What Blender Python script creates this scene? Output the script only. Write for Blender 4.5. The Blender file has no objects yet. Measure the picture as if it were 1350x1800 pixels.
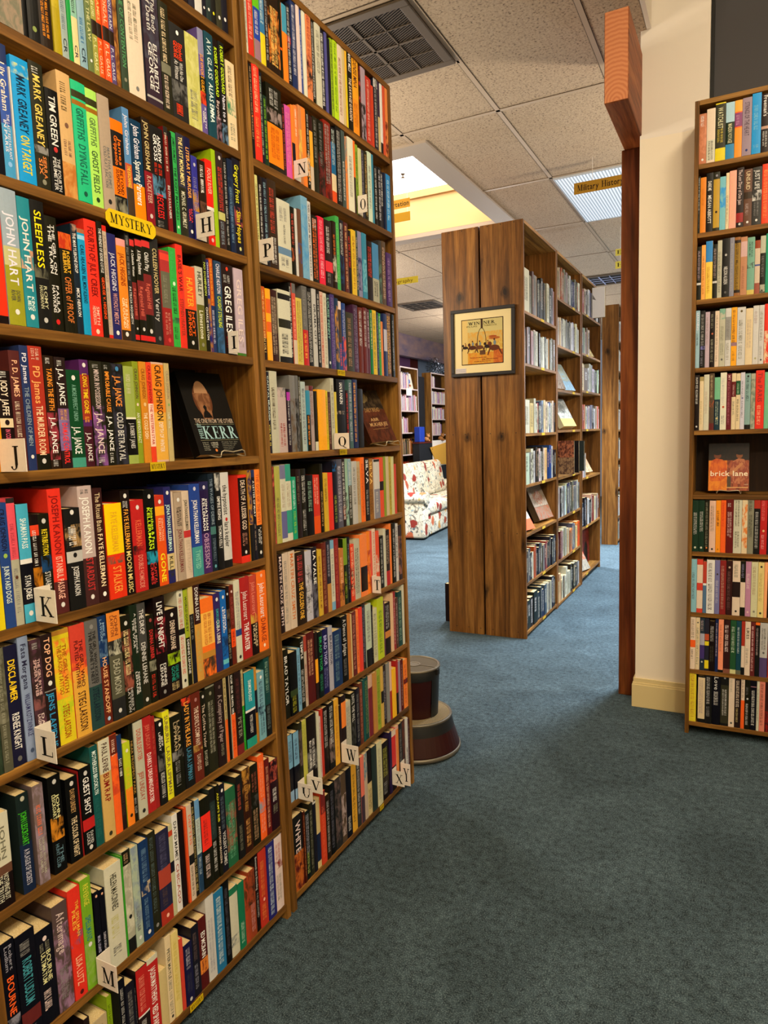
import bpy, math, random
from mathutils import Vector, Matrix
random.seed(7)
S = bpy.context.scene
COL = S.collection
# ---------------------------------------------------------------- camera, light, exposure
FPX, CZ = 1213.35, 1.42
YAW, PIT, ROL = -0.481358826, -0.110258413, -0.0318127479
cy, sy, cp, sp = math.cos(YAW), math.sin(YAW), math.cos(PIT), math.sin(PIT)
_f = Vector((sy*cp, cy*cp, sp)); _r = Vector((cy, -sy, 0)); _u = _r.cross(_f)
_c, _s = math.cos(ROL), math.sin(ROL)
RGT, UPV = _c*_r + _s*_u, -_s*_r + _c*_u
cam_d = bpy.data.cameras.new('camera'); cam = bpy.data.objects.new('camera', cam_d); COL.objects.link(cam)
cam_d.sensor_fit = 'VERTICAL'; cam_d.sensor_height = 36; cam_d.lens = FPX/1800*36
cam_d.clip_start = .02; cam_d.clip_end = 100
m = Matrix((RGT, UPV, -_f)).transposed().to_4x4(); m.translation = Vector((0, 0, CZ)); cam.matrix_world = m
S.camera = cam

def lin(c):
    return c/12.92 if c <= .04045 else ((c+.055)/1.055)**2.4
def hexc(h):
    if len(h) == 3: h = ''.join(a+a for a in h)
    return tuple(lin(int(h[i:i+2], 16)/255) for i in (0, 2, 4))

world = bpy.data.worlds.new('world'); S.world = world; world.use_nodes = True
world.node_tree.nodes['Background'].inputs[0].default_value = (.9, .95, 1, 1)
world.node_tree.nodes['Background'].inputs[1].default_value = 0.02

def area(name, loc, tgt, sx, sz, power, col, spread=180):
    d = bpy.data.lights.new(name, 'AREA'); d.shape = 'RECTANGLE'; d.size = sx; d.size_y = sz
    d.energy = power; d.color = col; d.spread = math.radians(spread)
    o = bpy.data.objects.new(name, d); COL.objects.link(o); o.location = loc
    o.rotation_euler = (Vector(tgt)-Vector(loc)).to_track_quat('-Z', 'Y').to_euler()
    return o
def lamp(name, loc, power, col, r=.10):
    d = bpy.data.lights.new(name, 'POINT'); d.energy = power; d.color = col; d.shadow_soft_size = r
    o = bpy.data.objects.new(name, d); COL.objects.link(o); o.location = loc; return o
WARM = (1.0, .84, .60); NEUT = (1.0, .93, .82); COOL = (.80, .89, 1.0)
area('ceiling_lamp_light', (.85, 1.3, 3.80), (.80, 1.3, 0), 1.2, .6, 62, WARM)     # near room, panels in its high ceiling
area('ceiling_lamp_light', (.75, -.9, 3.80), (.72, -.9, 0), 1.2, .6, 40, WARM)
lamp('fill_point_light', (.9, -.7, 3.0), 105, WARM)                                   # added unseen point light behind the camera, fills ceiling and front faces
for y in (5.2, 7.4, 9.8): area('aisle_fill_light', (-.12, y, 3.18), (-.12, y, 0), .5, 1.1, 80, COOL, 100)  # added fill over the aisle floor, kept out of view behind the column
lamp('fill_point_light', (.6, 4.7, 2.4), 90, (1, .86, .68))  # added point light hidden behind the column wall, brightens the middle ceiling
for y in (7.4, 10.6): lamp('fill_point_light', (.9, y, 2.4), 85, COOL)  # unseen fill added past the wall for the far ceiling
lamp('fill_point_light', (-2.7, 3.2, 2.4), 85, (1, .86, .68))  # unseen uplight added behind the lettered bookcase
lamp('fill_point_light', (-3.2, 1.0, 2.7), 45, WARM)  # another added fill, hidden by the nearest bookcase
area('sofa_fill_light', (-2.45, 7.5, 3.18), (-2.85, 7.0, 0), .6, 1.2, 250, (.88, .93, 1), 130)  # added downlight out of sight, brightens the far floor near the sofa
lamp('fill_point_light', (-4.4, 6.6, 2.5), 110, (1, .93, .86))  # added hidden fill for the sofa corner
lamp('fill_point_light', (-3.3, 10.5, 2.4), 130, (1, .95, .92))  # added hidden fill to lift the far bookcases
S.view_settings.view_transform = 'Standard'; S.view_settings.look = 'None'
S.view_settings.exposure = 0.35; S.view_settings.gamma = 1; S.view_settings.use_curve_mapping = False

# ---------------------------------------------------------------- materials
def nm(name):
    mt = bpy.data.materials.new(name); mt.use_nodes = True
    nt = mt.node_tree; b = nt.nodes['Principled BSDF']
    return mt, nt, b, nt.nodes.new, nt.links.new
def plain(name, h, rough=.6, metal=0, spec=.4, emit=0):
    mt, nt, b, N, L = nm(name); c = hexc(h)+(1,)
    b.inputs['Base Color'].default_value = c; b.inputs['Roughness'].default_value = rough
    b.inputs['Metallic'].default_value = metal; b.inputs['Specular IOR Level'].default_value = spec
    if emit: b.inputs['Emission Color'].default_value = c; b.inputs['Emission Strength'].default_value = emit
    return mt
def mapped(nt, N, L, scale, kind='Object', rot=(0, 0, 0)):
    t = N('ShaderNodeTexCoord'); mp = N('ShaderNodeMapping'); L(t.outputs[kind], mp.inputs[0])
    mp.inputs['Scale'].default_value = scale; mp.inputs['Rotation'].default_value = rot; return mp.outputs[0]
def noise(N, L, vec, scale, detail=4, rough=.5, dist=0):
    n = N('ShaderNodeTexNoise'); L(vec, n.inputs['Vector']); n.inputs['Scale'].default_value = scale
    n.inputs['Detail'].default_value = detail; n.inputs['Roughness'].default_value = rough
    n.inputs['Distortion'].default_value = dist; return n.outputs['Fac']
def ramp(N, L, fac, stops):
    r = N('ShaderNodeValToRGB'); L(fac, r.inputs[0]); e = r.color_ramp.elements
    while len(e) < len(stops): e.new(.5)
    for el, (p, h) in zip(e, stops):
        el.position = p; el.color = (hexc(h) if isinstance(h, str) else (h,)*3)+(1,)
    return r.outputs[0]
def mix(N, L, fac, a, b, mode='MIX'):
    x = N('ShaderNodeMix'); x.data_type = 'RGBA'; x.blend_type = mode
    for i, v in ((0, fac), (6, a), (7, b)):
        if isinstance(v, (int, float)): x.inputs[i].default_value = v
        elif isinstance(v, str): x.inputs[i].default_value = hexc(v)+(1,)
        else: L(v, x.inputs[i])
    return x.outputs[2]
def bump(N, L, b, h, strength=.3, dist=.002):
    bp = N('ShaderNodeBump'); L(h, bp.inputs['Height']); bp.inputs['Strength'].default_value = strength
    bp.inputs['Distance'].default_value = dist; L(bp.outputs[0], b.inputs['Normal'])
def wood(name, lo, mid, hi, axis, rough=.5, knots=0, gs=20, dark=.55):
    mt, nt, b, N, L = nm(name)
    sc = [1, 1, 1]; sc[axis] = .05
    v = mapped(nt, N, L, sc)
    f = noise(N, L, v, gs, 5, .6, .8); fine = noise(N, L, v, gs*9, 3, .6)
    sc2 = [1, 1, 1]; sc2[axis] = .22
    g = noise(N, L, mapped(nt, N, L, sc2), 4.2, 4, .55, 1.0)
    c = ramp(N, L, f, [(.36, lo), (.5, mid), (.64, hi)])
    c = mix(N, L, .75, c, ramp(N, L, fine, [(.36, .62), (.58, 1.0)]), 'MULTIPLY')
    c = mix(N, L, .85, c, ramp(N, L, g, [(.36, dark), (.62, 1.08)]), 'MULTIPLY')
    if knots:
        sc3 = [1, 1, .62]
        wob = N('ShaderNodeTexNoise'); m0 = mapped(nt, N, L, sc3); sq = N('ShaderNodeSeparateXYZ'); L(m0, sq.inputs[0]); cq = N('ShaderNodeCombineXYZ'); L(sq.outputs[1], cq.inputs[0]); L(sq.outputs[2], cq.inputs[1]); mv = cq.outputs[0]; L(mv, wob.inputs['Vector']); wob.inputs['Scale'].default_value = 14
        sv = N('ShaderNodeVectorMath'); sv.operation = 'SCALE'; L(wob.outputs['Color'], sv.inputs[0]); sv.inputs['Scale'].default_value = .09
        av = N('ShaderNodeVectorMath'); av.operation = 'ADD'; L(mv, av.inputs[0]); L(sv.outputs[0], av.inputs[1])
        vo = N('ShaderNodeTexVoronoi'); vo.voronoi_dimensions = '2D'; L(av.outputs[0], vo.inputs['Vector']); vo.inputs['Scale'].default_value = knots
        k = ramp(N, L, vo.outputs['Distance'], [(.022, .12), (.038, .42), (.050, .34), (.085, .80), (.19, 1.0)])
        c = mix(N, L, 1.0, c, k, 'MULTIPLY')
    L(c, b.inputs['Base Color']); b.inputs['Roughness'].default_value = rough
    b.inputs['Specular IOR Level'].default_value = .22
    bump(N, L, b, fine, .12, .001)
    return mt
M = {}
for ax, n in enumerate('xyz'):
    M['wood_'+n] = wood('stained_pine_'+n, '664318', '8d6028', 'aa7b38', ax)
M['pine'] = wood('knotty_pine', '5c3a17', '805323', '9c6c33', 2, .45, 2.6, 20, .62)
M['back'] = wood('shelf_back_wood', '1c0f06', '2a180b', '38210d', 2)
M['beam'] = wood('red_beam_wood', '8a4520', 'ad5f30', 'c67a45', 1, .5)
M['post'] = wood('red_post_wood', '2e1207', '602c14', '8a4c22', 2, .35, 0, 9, .35)
# end grain of the beam
mt, nt, b, N, L = nm('beam_end_grain'); v = mapped(nt, N, L, (1, 1, 1), rot=(0, 0, 0))
w = N('ShaderNodeTexWave'); w.wave_type = 'RINGS'; w.rings_direction = 'Y'; L(mapped(nt, N, L, (1, 1, .75)), w.inputs['Vector'])
w.inputs['Scale'].default_value = 24; w.inputs['Distortion'].default_value = 2.2; w.inputs['Detail'].default_value = 2
w.inputs['Detail Scale'].default_value = 1.4
c = ramp(N, L, w.outputs['Fac'], [(.1, 'bd7044'), (.8, 'cc8455')]); L(c, b.inputs['Base Color']); b.inputs['Roughness'].default_value = .6
M['endgrain'] = mt
def printmat(name, rough):
    mt, nt, b, N, L = nm(name)
    a1 = N('ShaderNodeVertexColor'); a1.layer_name = 'Col'; a2 = N('ShaderNodeVertexColor'); a2.layer_name = 'Alt'
    f = noise(N, L, mapped(nt, N, L, (1, 1, .55)), 70, 3, .55, .8)
    r = ramp(N, L, f, [(.42, 0.0), (.6, 1.0)])
    c = mix(N, L, r, a1.outputs[0], a2.outputs[0])
    wear = noise(N, L, mapped(nt, N, L, (1, 1, 1)), 160, 3)
    c = mix(N, L, .35, c, ramp(N, L, wear, [(.3, .86), (.6, 1.0)]), 'MULTIPLY')
    L(c, b.inputs['Base Color']); b.inputs['Roughness'].default_value = rough
    b.inputs['Specular IOR Level'].default_value = .2
    return mt
M['cover'] = printmat('printed_cover', .42); M['sign'] = printmat('printed_card', .75)
mt, nt, b, N, L = nm('page_edges')
f = noise(N, L, mapped(nt, N, L, (60, 60, 1)), 12, 2)
L(ramp(N, L, f, [(.3, 'c9a76a'), (.7, 'ecd7a4')]), b.inputs['Base Color']); b.inputs['Roughness'].default_value = .85
M['pages'] = mt
# carpet
mt, nt, b, N, L = nm('blue_grey_carpet'); v = mapped(nt, N, L, (1, 1, 1))
f1 = noise(N, L, v, 260, 4, .75); f2 = noise(N, L, v, 45, 5, .65); f3 = noise(N, L, v, 2.4, 6, .62, 1.2)
c = ramp(N, L, f1, [(.36, '10171b'), (.5, '35454d'), (.62, '8799a1')])
c = mix(N, L, .45, c, ramp(N, L, f2, [(.35, '212e36'), (.65, '607782')]))
c = mix(N, L, .6, c, ramp(N, L, f3, [(.32, .42), (.66, 1.1)]), 'MULTIPLY')
L(c, b.inputs['Base Color']); b.inputs['Roughness'].default_value = .95; b.inputs['Specular IOR Level'].default_value = .1
bump(N, L, b, f1, .7, .006); M['carpet'] = mt
# acoustic tiles
mt, nt, b, N, L = nm('acoustic_tile'); v = mapped(nt, N, L, (1, 1, 1))
f1 = noise(N, L, v, 130, 2, .6); f2 = noise(N, L, v, 1.1, 3)
f1 = noise(N, L, v, 95, 3, .7)
c = ramp(N, L, f1, [(.34, '5a4a38'), (.41, 'b09a80'), (.62, 'c6b092')])
c = mix(N, L, .4, c, ramp(N, L, f2, [(.3, .8), (.7, 1.0)]), 'MULTIPLY')
L(c, b.inputs['Base Color']); b.inputs['Roughness'].default_value = .9; bump(N, L, b, f1, .5, .003); M['tile'] = mt
M['tbar'] = plain('ceiling_grid', 'b7a288', .5); M['tilegap'] = plain('tile_gap', '4a4038', .9)
M['skytrim'] = plain('skylight_trim', 'a89a8a', .6); M['shaft'] = plain('skylight_shaft', 'dcb984', .8)
M['dome'] = plain('skylight_dome', 'fffaf0', .5, emit=3.4)
# two-tone column paint
mt, nt, b, N, L = nm('column_paint'); g = N('ShaderNodeNewGeometry'); sx_ = N('ShaderNodeSeparateXYZ'); L(g.outputs['Position'], sx_.inputs[0])
nn = noise(N, L, mapped(nt, N, L, (1, 1, 1)), 4, 3)
ad = N('ShaderNodeMath'); ad.operation = 'MULTIPLY_ADD'; L(nn, ad.inputs[0]); ad.inputs[1].default_value = .05; L(sx_.outputs[2], ad.inputs[2])
gt = N('ShaderNodeMath'); gt.operation = 'GREATER_THAN'; L(ad.outputs[0], gt.inputs[0]); gt.inputs[1].default_value = 2.785
c = mix(N, L, gt.outputs[0], 'eee2cc', 'e9e1d6')
L(c, b.inputs['Base Color']); b.inputs['Roughness'].default_value = .7; M['column'] = mt
M['darkwall'] = plain('dark_grey_paint', '47464a', .75); M['black'] = plain('black_paint', '0d0c0c', .6)
M['trim'] = plain('cream_trim', 'd8c48e', .55); M['cream'] = plain('cream_wall', 'd6c7ad', .8)
M['maroon'] = plain('maroon_enamel', '2e0908', .35); M['dkgreen'] = plain('black_green_rubber', '17191a', .45)
M['metal'] = plain('dull_metal', '6f685a', .45, .6); M['mat'] = None
mt, nt, b, N, L = nm('ribbed_step_mat'); w = N('ShaderNodeTexWave'); L(mapped(nt, N, L, (1, 1, 1)), w.inputs['Vector']); w.inputs['Scale'].default_value = 55
L(ramp(N, L, w.outputs['Fac'], [(.2, '62543a'), (.8, '9c8a62')]), b.inputs['Base Color']); b.inputs['Roughness'].default_value = .8
bump(N, L, b, w.outputs['Fac'], .6, .003); M['mat'] = mt
mt, nt, b, N, L = nm('dark_step_mat'); w = N('ShaderNodeTexWave'); L(mapped(nt, N, L, (1, 1, 1)), w.inputs['Vector']); w.inputs['Scale'].default_value = 60
L(ramp(N, L, w.outputs['Fac'], [(.2, '3c3426'), (.8, '5b513e')]), b.inputs['Base Color']); b.inputs['Roughness'].default_value = .8; M['mat2'] = mt
# floral upholstery
mt, nt, b, N, L = nm('floral_upholstery'); v = mapped(nt, N, L, (1, 1, 1))
vd = N('ShaderNodeVectorMath'); vd.operation = 'ADD'; nz = N('ShaderNodeTexNoise'); L(v, nz.inputs['Vector']); nz.inputs['Scale'].default_value = 9; nz.inputs['Detail'].default_value = 4
sc_ = N('ShaderNodeVectorMath'); sc_.operation = 'SCALE'; L(nz.outputs['Color'], sc_.inputs[0]); sc_.inputs['Scale'].default_value = .11
L(v, vd.inputs[0]); L(sc_.outputs[0], vd.inputs[1])
def vor(scale, feat='F1'):
    x = N('ShaderNodeTexVoronoi'); x.feature = feat; L(vd.outputs[0], x.inputs['Vector']); x.inputs['Scale'].default_value = scale; return x
big, sml = vor(5.0), vor(13)
c = ramp(N, L, noise(N, L, v, 3, 2), [(.3, 'cfc6a8'), (.7, 'e6e0cc')])
vn = noise(N, L, vd.outputs[0], 7, 1, .4, 1.5); c = mix(N, L, ramp(N, L, vn, [(.47, 0.0), (.5, 1.0), (.53, 0.0)]), c, '4a4238')
lf = ramp(N, L, sml.outputs['Distance'], [(.24, 1.0), (.30, 0.0)]); sp_ = N('ShaderNodeSeparateColor'); L(sml.outputs['Color'], sp_.inputs[0])
c = mix(N, L, lf, c, ramp(N, L, sp_.outputs[0], [(.2, '50666e'), (.45, 'd3cbb2'), (.62, '343a40'), (.8, '8fa0a0')]))
fl = ramp(N, L, big.outputs['Distance'], [(.27, 1.0), (.33, 0.0)]); s2 = N('ShaderNodeSeparateColor'); L(big.outputs['Color'], s2.inputs[0])
flc = mix(N, L, ramp(N, L, big.outputs['Distance'], [(.06, 'e8c070'), (.22, '8e2418')]), 'c78f45', ramp(N, L, s2.outputs[1], [(.5, .0), (.6, 1.0)]))
flc = ramp(N, L, s2.outputs[1], [(.30, '8e2a1c'), (.45, 'c9693f'), (.62, 'd8b060'), (.8, '3e4450')])
c = mix(N, L, fl, c, flc)
L(c, b.inputs['Base Color']); b.inputs['Roughness'].default_value = .85; M['floral'] = mt
# troffer prismatic lens
mt, nt, b, N, L = nm('prismatic_lens'); w = N('ShaderNodeTexWave'); w.bands_direction = 'X'; L(mapped(nt, N, L, (1, 1, 1)), w.inputs['Vector']); w.inputs['Scale'].default_value = 14
f = noise(N, L, mapped(nt, N, L, (1, 1, 1)), 2.5, 2)
c = mix(N, L, w.outputs['Fac'], '8e9aa2', 'e2eefc'); L(c, b.inputs['Base Color']); L(c, b.inputs['Emission Color'])
b.inputs['Emission Strength'].default_value = .48; M['lens'] = mt
for k, h in dict(purple='8a5a86', oxblood='5a1a10', haze='8593a6', bulk='75605f', slate='1c2026', yellowcard='d6a13c', white='e6e2da', bluebin='1c3fb0',
                 vent='5e5142', ventdark='15110d', frame='15100e', mount='d8c690', plush='c2874f', tinsel='1a2226', whitepaint='c9b7b4').items():
    M[k] = plain(k+'_finish', h, .6)
M['glass'] = plain('chrome_wire', 'cfc4a8', .3, .6)

# ---------------------------------------------------------------- mesh helpers
class MB:
    def __init__(s): s.v, s.f, s.c, s.a, s.mi = [], [], [], [], []
    def face(s, pts, col='888', alt=None, mi=0):
        i = len(s.v); s.v += [tuple(p) for p in pts]; s.f.append(tuple(range(i, i+len(pts)))); s.c.append(col); s.a.append(alt or col); s.mi.append(mi)
    def box(s, x0, x1, y0, y1, z0, z1, col='888', alt=None, mi=0, sh=0):
        # sh: sideways lean in y per metre of height (racked bookcase)
        P = [(x+sh*z, y, z) for z in (z0, z1) for (x, y) in ((x0, y0), (x1, y0), (x1, y1), (x0, y1))]
        i = len(s.v); s.v += P
        for q in ((3, 2, 1, 0), (4, 5, 6, 7), (0, 1, 5, 4), (1, 2, 6, 5), (2, 3, 7, 6), (3, 0, 4, 7)):
            s.f.append(tuple(i+k for k in q)); s.c.append(col); s.a.append(alt or col); s.mi.append(mi)
    def lathe(s, prof, n=48, cx=0, cy=0, a0=0, a1=2*math.pi, col='888'):
        full = abs(a1-a0-2*math.pi) < 1e-6; m = n if full else n+1; i = len(s.v)
        for r, z in prof:
            for k in range(m):
                a = a0+(a1-a0)*k/n; s.v.append((cx+r*math.cos(a), cy+r*math.sin(a), z))
        for j in range(len(prof)-1):
            for k in range(n):
                k2 = (k+1) % m
                s.f.append((i+j*m+k, i+j*m+k2, i+(j+1)*m+k2, i+(j+1)*m+k)); s.c.append(col); s.a.append(col); s.mi.append(0)
    def tube(s, pts, r, n=8):
        pts = [Vector(p) for p in pts]; i = len(s.v)
        for j, p in enumerate(pts):
            d = (pts[min(j+1, len(pts)-1)]-pts[max(j-1, 0)]).normalized()
            a = d.cross(Vector((0, 0, 1))) if abs(d.z) < .9 else d.cross(Vector((1, 0, 0))); a.normalize(); bb = d.cross(a)
            for k in range(n):
                t = 2*math.pi*k/n; s.v.append(tuple(p+r*(math.cos(t)*a+math.sin(t)*bb)))
        for j in range(len(pts)-1):
            for k in range(n): s.f.append((i+j*n+k, i+j*n+(k+1) % n, i+(j+1)*n+(k+1) % n, i+(j+1)*n+k)); s.c.append('888'); s.a.append('888'); s.mi.append(0)
        s.f.append(tuple(i+k for k in range(n))); s.f.append(tuple(i+(len(pts)-1)*n+k for k in reversed(range(n))))
        s.c += ['888']*2; s.a += ['888']*2; s.mi += [0]*2
    def add(s, o, mw):
        i = len(s.v); s.v += [tuple(mw @ Vector(p)) for p in o.v]; s.f += [tuple(k+i for k in f) for f in o.f]
        s.c += o.c; s.a += o.a; s.mi += o.mi
    def build(s, name, mats, parent=None, colors=False, smooth=False):
        me = bpy.data.meshes.new(name); me.from_pydata(s.v, [], s.f)
        for m_ in (mats if isinstance(mats, (list, tuple)) else [mats]): me.materials.append(m_)
        if any(s.mi): me.polygons.foreach_set('material_index', s.mi)
        if colors:
            cc = {}
            for nme, src in (('Col', s.c), ('Alt', s.a)):
                at = me.color_attributes.new(nme, 'FLOAT_COLOR', 'CORNER'); buf = []
                for f, h in zip(s.f, src):
                    if h not in cc: cc[h] = tuple(.96*x**1.17+.0008 for x in hexc(h))+(1,)
                    buf += cc[h]*len(f)
                at.data.foreach_set('color', buf)
        if smooth: me.polygons.foreach_set('use_smooth', [True]*len(me.polygons))
        me.validate(); me.update()
        o = bpy.data.objects.new(name, me); COL.objects.link(o)
        if parent: o.parent = parent
        return o
def tag(o, label=None, cat=None, group=None, kind=None):
    for k, v in (('label', label), ('category', cat), ('group', group), ('kind', kind)):
        if v: o[k] = v
    return o
def thing(name, label, cat, loc=(0, 0, 0), rz=0, group=None, rx=0):
    o = bpy.data.objects.new(name, None); COL.objects.link(o); o.empty_display_size = .05
    o.location = loc; o.rotation_euler = (rx, 0, rz); return tag(o, label, cat, group)
def bev(o, w=.002, seg=2):
    md = o.modifiers.new('bevel', 'BEVEL'); md.width = w; md.segments = seg; md.limit_method = 'ANGLE'; return o
def boxo(name, mat, a, parent=None, w=0, sh=0):
    b_ = MB(); b_.box(*a, sh=sh); o = b_.build(name, mat, parent)
    if w: bev(o, w)
    return o
def struct(name, mat, a, w=0):
    return tag(boxo(name, mat, a, w=w), kind='structure')

# ---------------------------------------------------------------- lettering
GL = {}
_fc = {}
for nm_, off in (('b', .014), ('r', .004)):
    d = bpy.data.curves.new('glyph', 'FONT'); d.size = 1; d.resolution_u = 2; d.offset = off; _fc[nm_] = (d, bpy.data.objects.new('glyph', d))
def glyph(ch, st='b'):
    k = ch+st
    if k not in GL:
        d, o = _fc[st]; d.body = ch
        me = bpy.data.meshes.new_from_object(o)
        vs = [(v.co.x, v.co.y) for v in me.vertices]; fs = [tuple(p.vertices) for p in me.polygons]
        if vs:
            x0 = min(v[0] for v in vs); x1 = max(v[0] for v in vs)
            GL[k] = ([(x-x0, y) for x, y in vs], fs, x1-x0)
        else: GL[k] = ([], [], .25)
        bpy.data.meshes.remove(me)
    return GL[k]
def layout(text, st='b'):
    # -> verts (x along the baseline, y up, cap height about .73), faces, total width
    V, F, x = [], [], 0
    for ch in text:
        if ch == ' ': x += .26; continue
        v, f, w_ = glyph(ch, st); i = len(V)
        V += [(a+x, b_) for a, b_ in v]; F += [tuple(i+k for k in q) for q in f]; x += w_+.085
    return V, F, max(x-.085, .1)
# a roman serif alphabet built from strokes, for the shelf cards and signs
TK, TN = .15, .05
def _st(x0, y0, x1, y1, w_): return ('s', x0, y0, x1, y1, w_)
def _sf(x, y, w_=.32): return ('r', x-w_/2, y-.018, x+w_/2, y+.018)
SER = {
 'H': [_st(.17,0,.17,.7,TK), _st(.63,0,.63,.7,TK), ('r',.17,.335,.63,.375)]+[_sf(x,y) for x in (.17,.63) for y in (.018,.682)],
 'I': [_st(.2,0,.2,.7,TK), _sf(.2,.018), _sf(.2,.682)],
 'J': [_st(.3,.02,.3,.7,TK), _sf(.3,.682), ('a',.16,.02,.19,.17,-165,0,.09)],
 'K': [_st(.17,0,.17,.7,TK), _st(.2,.3,.6,.68,TN), _st(.3,.42,.66,.02,TK), _sf(.17,.018), _sf(.17,.682), _sf(.6,.682,.26), _sf(.66,.018,.3)],
 'L': [_st(.17,0,.17,.7,TK), ('r',.17,0,.6,.04), ('r',.565,0,.6,.2), _sf(.17,.682), _sf(.17,.018)],
 'M': [_st(.12,0,.12,.7,TN), _st(.14,.7,.42,.03,TK), _st(.42,.03,.70,.7,TN), _st(.74,0,.74,.7,TK), _sf(.1,.682,.22), _sf(.76,.682,.24), _sf(.12,.018,.26), _sf(.74,.018)],
 'N': [_st(.12,0,.12,.7,TN), _st(.15,.69,.62,.02,TK), _st(.63,0,.63,.7,TN), _sf(.1,.682,.24), _sf(.12,.018,.26), _sf(.63,.682,.26)],
 'O': [('a',.38,.35,.33,.355,0,360,.13)],
 'Q': [('a',.38,.35,.33,.355,0,360,.13), _st(.4,.03,.72,-.16,.1)],
 'P': [_st(.17,0,.17,.7,TK), ('a',.27,.52,.28,.175,-95,95,.12), ('r',.17,.67,.28,.7), ('r',.17,.33,.28,.365), _sf(.17,.018), _sf(.17,.682)],
 'R': [_st(.17,0,.17,.7,TK), ('a',.27,.52,.27,.175,-95,95,.12), ('r',.17,.67,.28,.7), ('r',.17,.33,.28,.365), _st(.32,.35,.62,.02,TK), _sf(.17,.018), _sf(.17,.682), _sf(.64,.018,.22)],
 'S': [('a',.29,.52,.2,.17,35,235,.11), ('a',.29,.18,.22,.18,-145,62,.11), _st(.2,.44,.4,.3,.15), _st(.46,.5,.46,.68,.04), _st(.08,.02,.08,.2,.04)],
 'T': [_st(.33,0,.33,.7,TK), ('r',.03,.66,.63,.7), ('r',.03,.53,.065,.7), ('r',.595,.53,.63,.7), _sf(.33,.018)],
 'U': [_st(.15,.25,.15,.7,TK), _st(.63,.25,.63,.7,TN), ('a',.39,.25,.24,.25,-180,0,.08), _sf(.15,.682), _sf(.63,.682,.26)],
 'V': [_st(.12,.7,.39,0,TK), _st(.39,0,.66,.7,TN), _sf(.12,.682,.3), _sf(.66,.682,.26)],
 'W': [_st(.1,.7,.32,0,TK), _st(.32,0,.5,.6,TN), _st(.46,.7,.68,0,TK), _st(.68,0,.9,.7,TN), _sf(.1,.682,.28), _sf(.46,.682,.22), _sf(.9,.682,.24)],
 'X': [_st(.12,.7,.62,0,TK), _st(.1,0,.6,.7,TN), _sf(.12,.682,.28), _sf(.6,.682,.24), _sf(.1,.018,.24), _sf(.62,.018,.28)],
 'Y': [_st(.1,.7,.36,.33,TK), _st(.62,.7,.36,.33,TN), _st(.36,0,.36,.35,TK), _sf(.1,.682,.28), _sf(.62,.682,.24), _sf(.36,.018)],
 'E': [_st(.17,0,.17,.7,TK), ('r',.17,.66,.55,.7), ('r',.17,0,.58,.04), ('r',.17,.34,.45,.375), ('r',.52,.52,.55,.7), ('r',.55,0,.58,.2), ('r',.43,.26,.46,.46), _sf(.12,.018,.2), _sf(.12,.682,.2)],
 'A': [_st(.1,0,.37,.7,TN), _st(.37,.7,.64,0,TK), ('r',.2,.22,.52,.255), _sf(.1,.018,.26), _sf(.64,.018,.3)],
 'D': [_st(.17,0,.17,.7,TK), ('a',.25,.35,.4,.345,-92,92,.12), ('r',.17,.66,.28,.7), ('r',.17,0,.28,.04), _sf(.13,.018,.2), _sf(.13,.682,.2)],
}
def serif(text):
    V, F, x = [], [], 0
    for ch in text:
        if ch not in SER:
            v, f, w_ = glyph(ch, 'b') if ch != ' ' else ([], [], .3); i = len(V)
            V += [(a+x, b_*.96) for a, b_ in v]; F += [tuple(i+k for k in q) for q in f]; x += w_+.08; continue
        mx = 0; n0 = len(V)
        for p in SER[ch]:
            i = len(V)
            if p[0] == 's':
                _, x0, y0, x1, y1, w_ = p; V += [(x+x0-w_/2, y0), (x+x0+w_/2, y0), (x+x1+w_/2, y1), (x+x1-w_/2, y1)]; F.append((i, i+1, i+2, i+3))
            elif p[0] == 'r':
                _, x0, y0, x1, y1 = p; V += [(x+x0, y0), (x+x1, y0), (x+x1, y1), (x+x0, y1)]; F.append((i, i+1, i+2, i+3))
            else:
                _, cx_, cy_, rx, ry, a0, a1, w_ = p; n = max(6, int(abs(a1-a0)/18))
                for k in range(n+1):
                    a = math.radians(a0+(a1-a0)*k/n); ca, sa = math.cos(a), math.sin(a)
                    ww = .03+w_*abs(ca)
                    V += [(x+cx_+rx*ca, cy_+ry*sa), (x+cx_+max(rx-ww, .01)*ca, cy_+(ry-.035)*sa)]
                for k in range(n): j = i+2*k; F.append((j, j+2, j+3, j+1))
        mx = max(v[0] for v in V[n0:]); mn = min(v[0] for v in V[n0:])
        V[n0:] = [(a-mn+x, b_) for a, b_ in V[n0:]]; x = mx-mn+x+.09
    return V, F, max(x-.09, .1)
# ---------------------------------------------------------------- the room
struct('floor', M['carpet'], (-7, 3.3, -3, 15, -.05, 0))
CE = 3.24
mb = MB(); xb = [-7, -3.30, -1.82, -.44, 3.3]; yb = [-3, 3.78, 4.18, 6.15, 15]
for i in range(4):
    for j in range(4):
        if (i == 1 and j == 2) or (i == 3 and j == 0): continue
        mb.box(xb[i], xb[i+1], yb[j], yb[j+1], CE, CE+.02)
tag(mb.build('ceiling', M['tile']), kind='structure')
struct('ceiling_high', M['cream'], (-.45, 3.3, -3, 3.78, 3.95, 4.0)).name = 'ceiling_front'
struct('wall_fascia', M['column'], (-.442, -.42, -3, 3.605, CE, 3.95)).name = 'wall_upper'
mb, m2 = MB(), MB()
def bars(x0, x1, y0, y1):
    mb.box(x0, x1, y0, y1, CE-.004, CE-.0005)
    e = .003; m2.box(x0-e, x1+e, y0-e, y1+e, CE-.002, CE-.0003)
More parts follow.
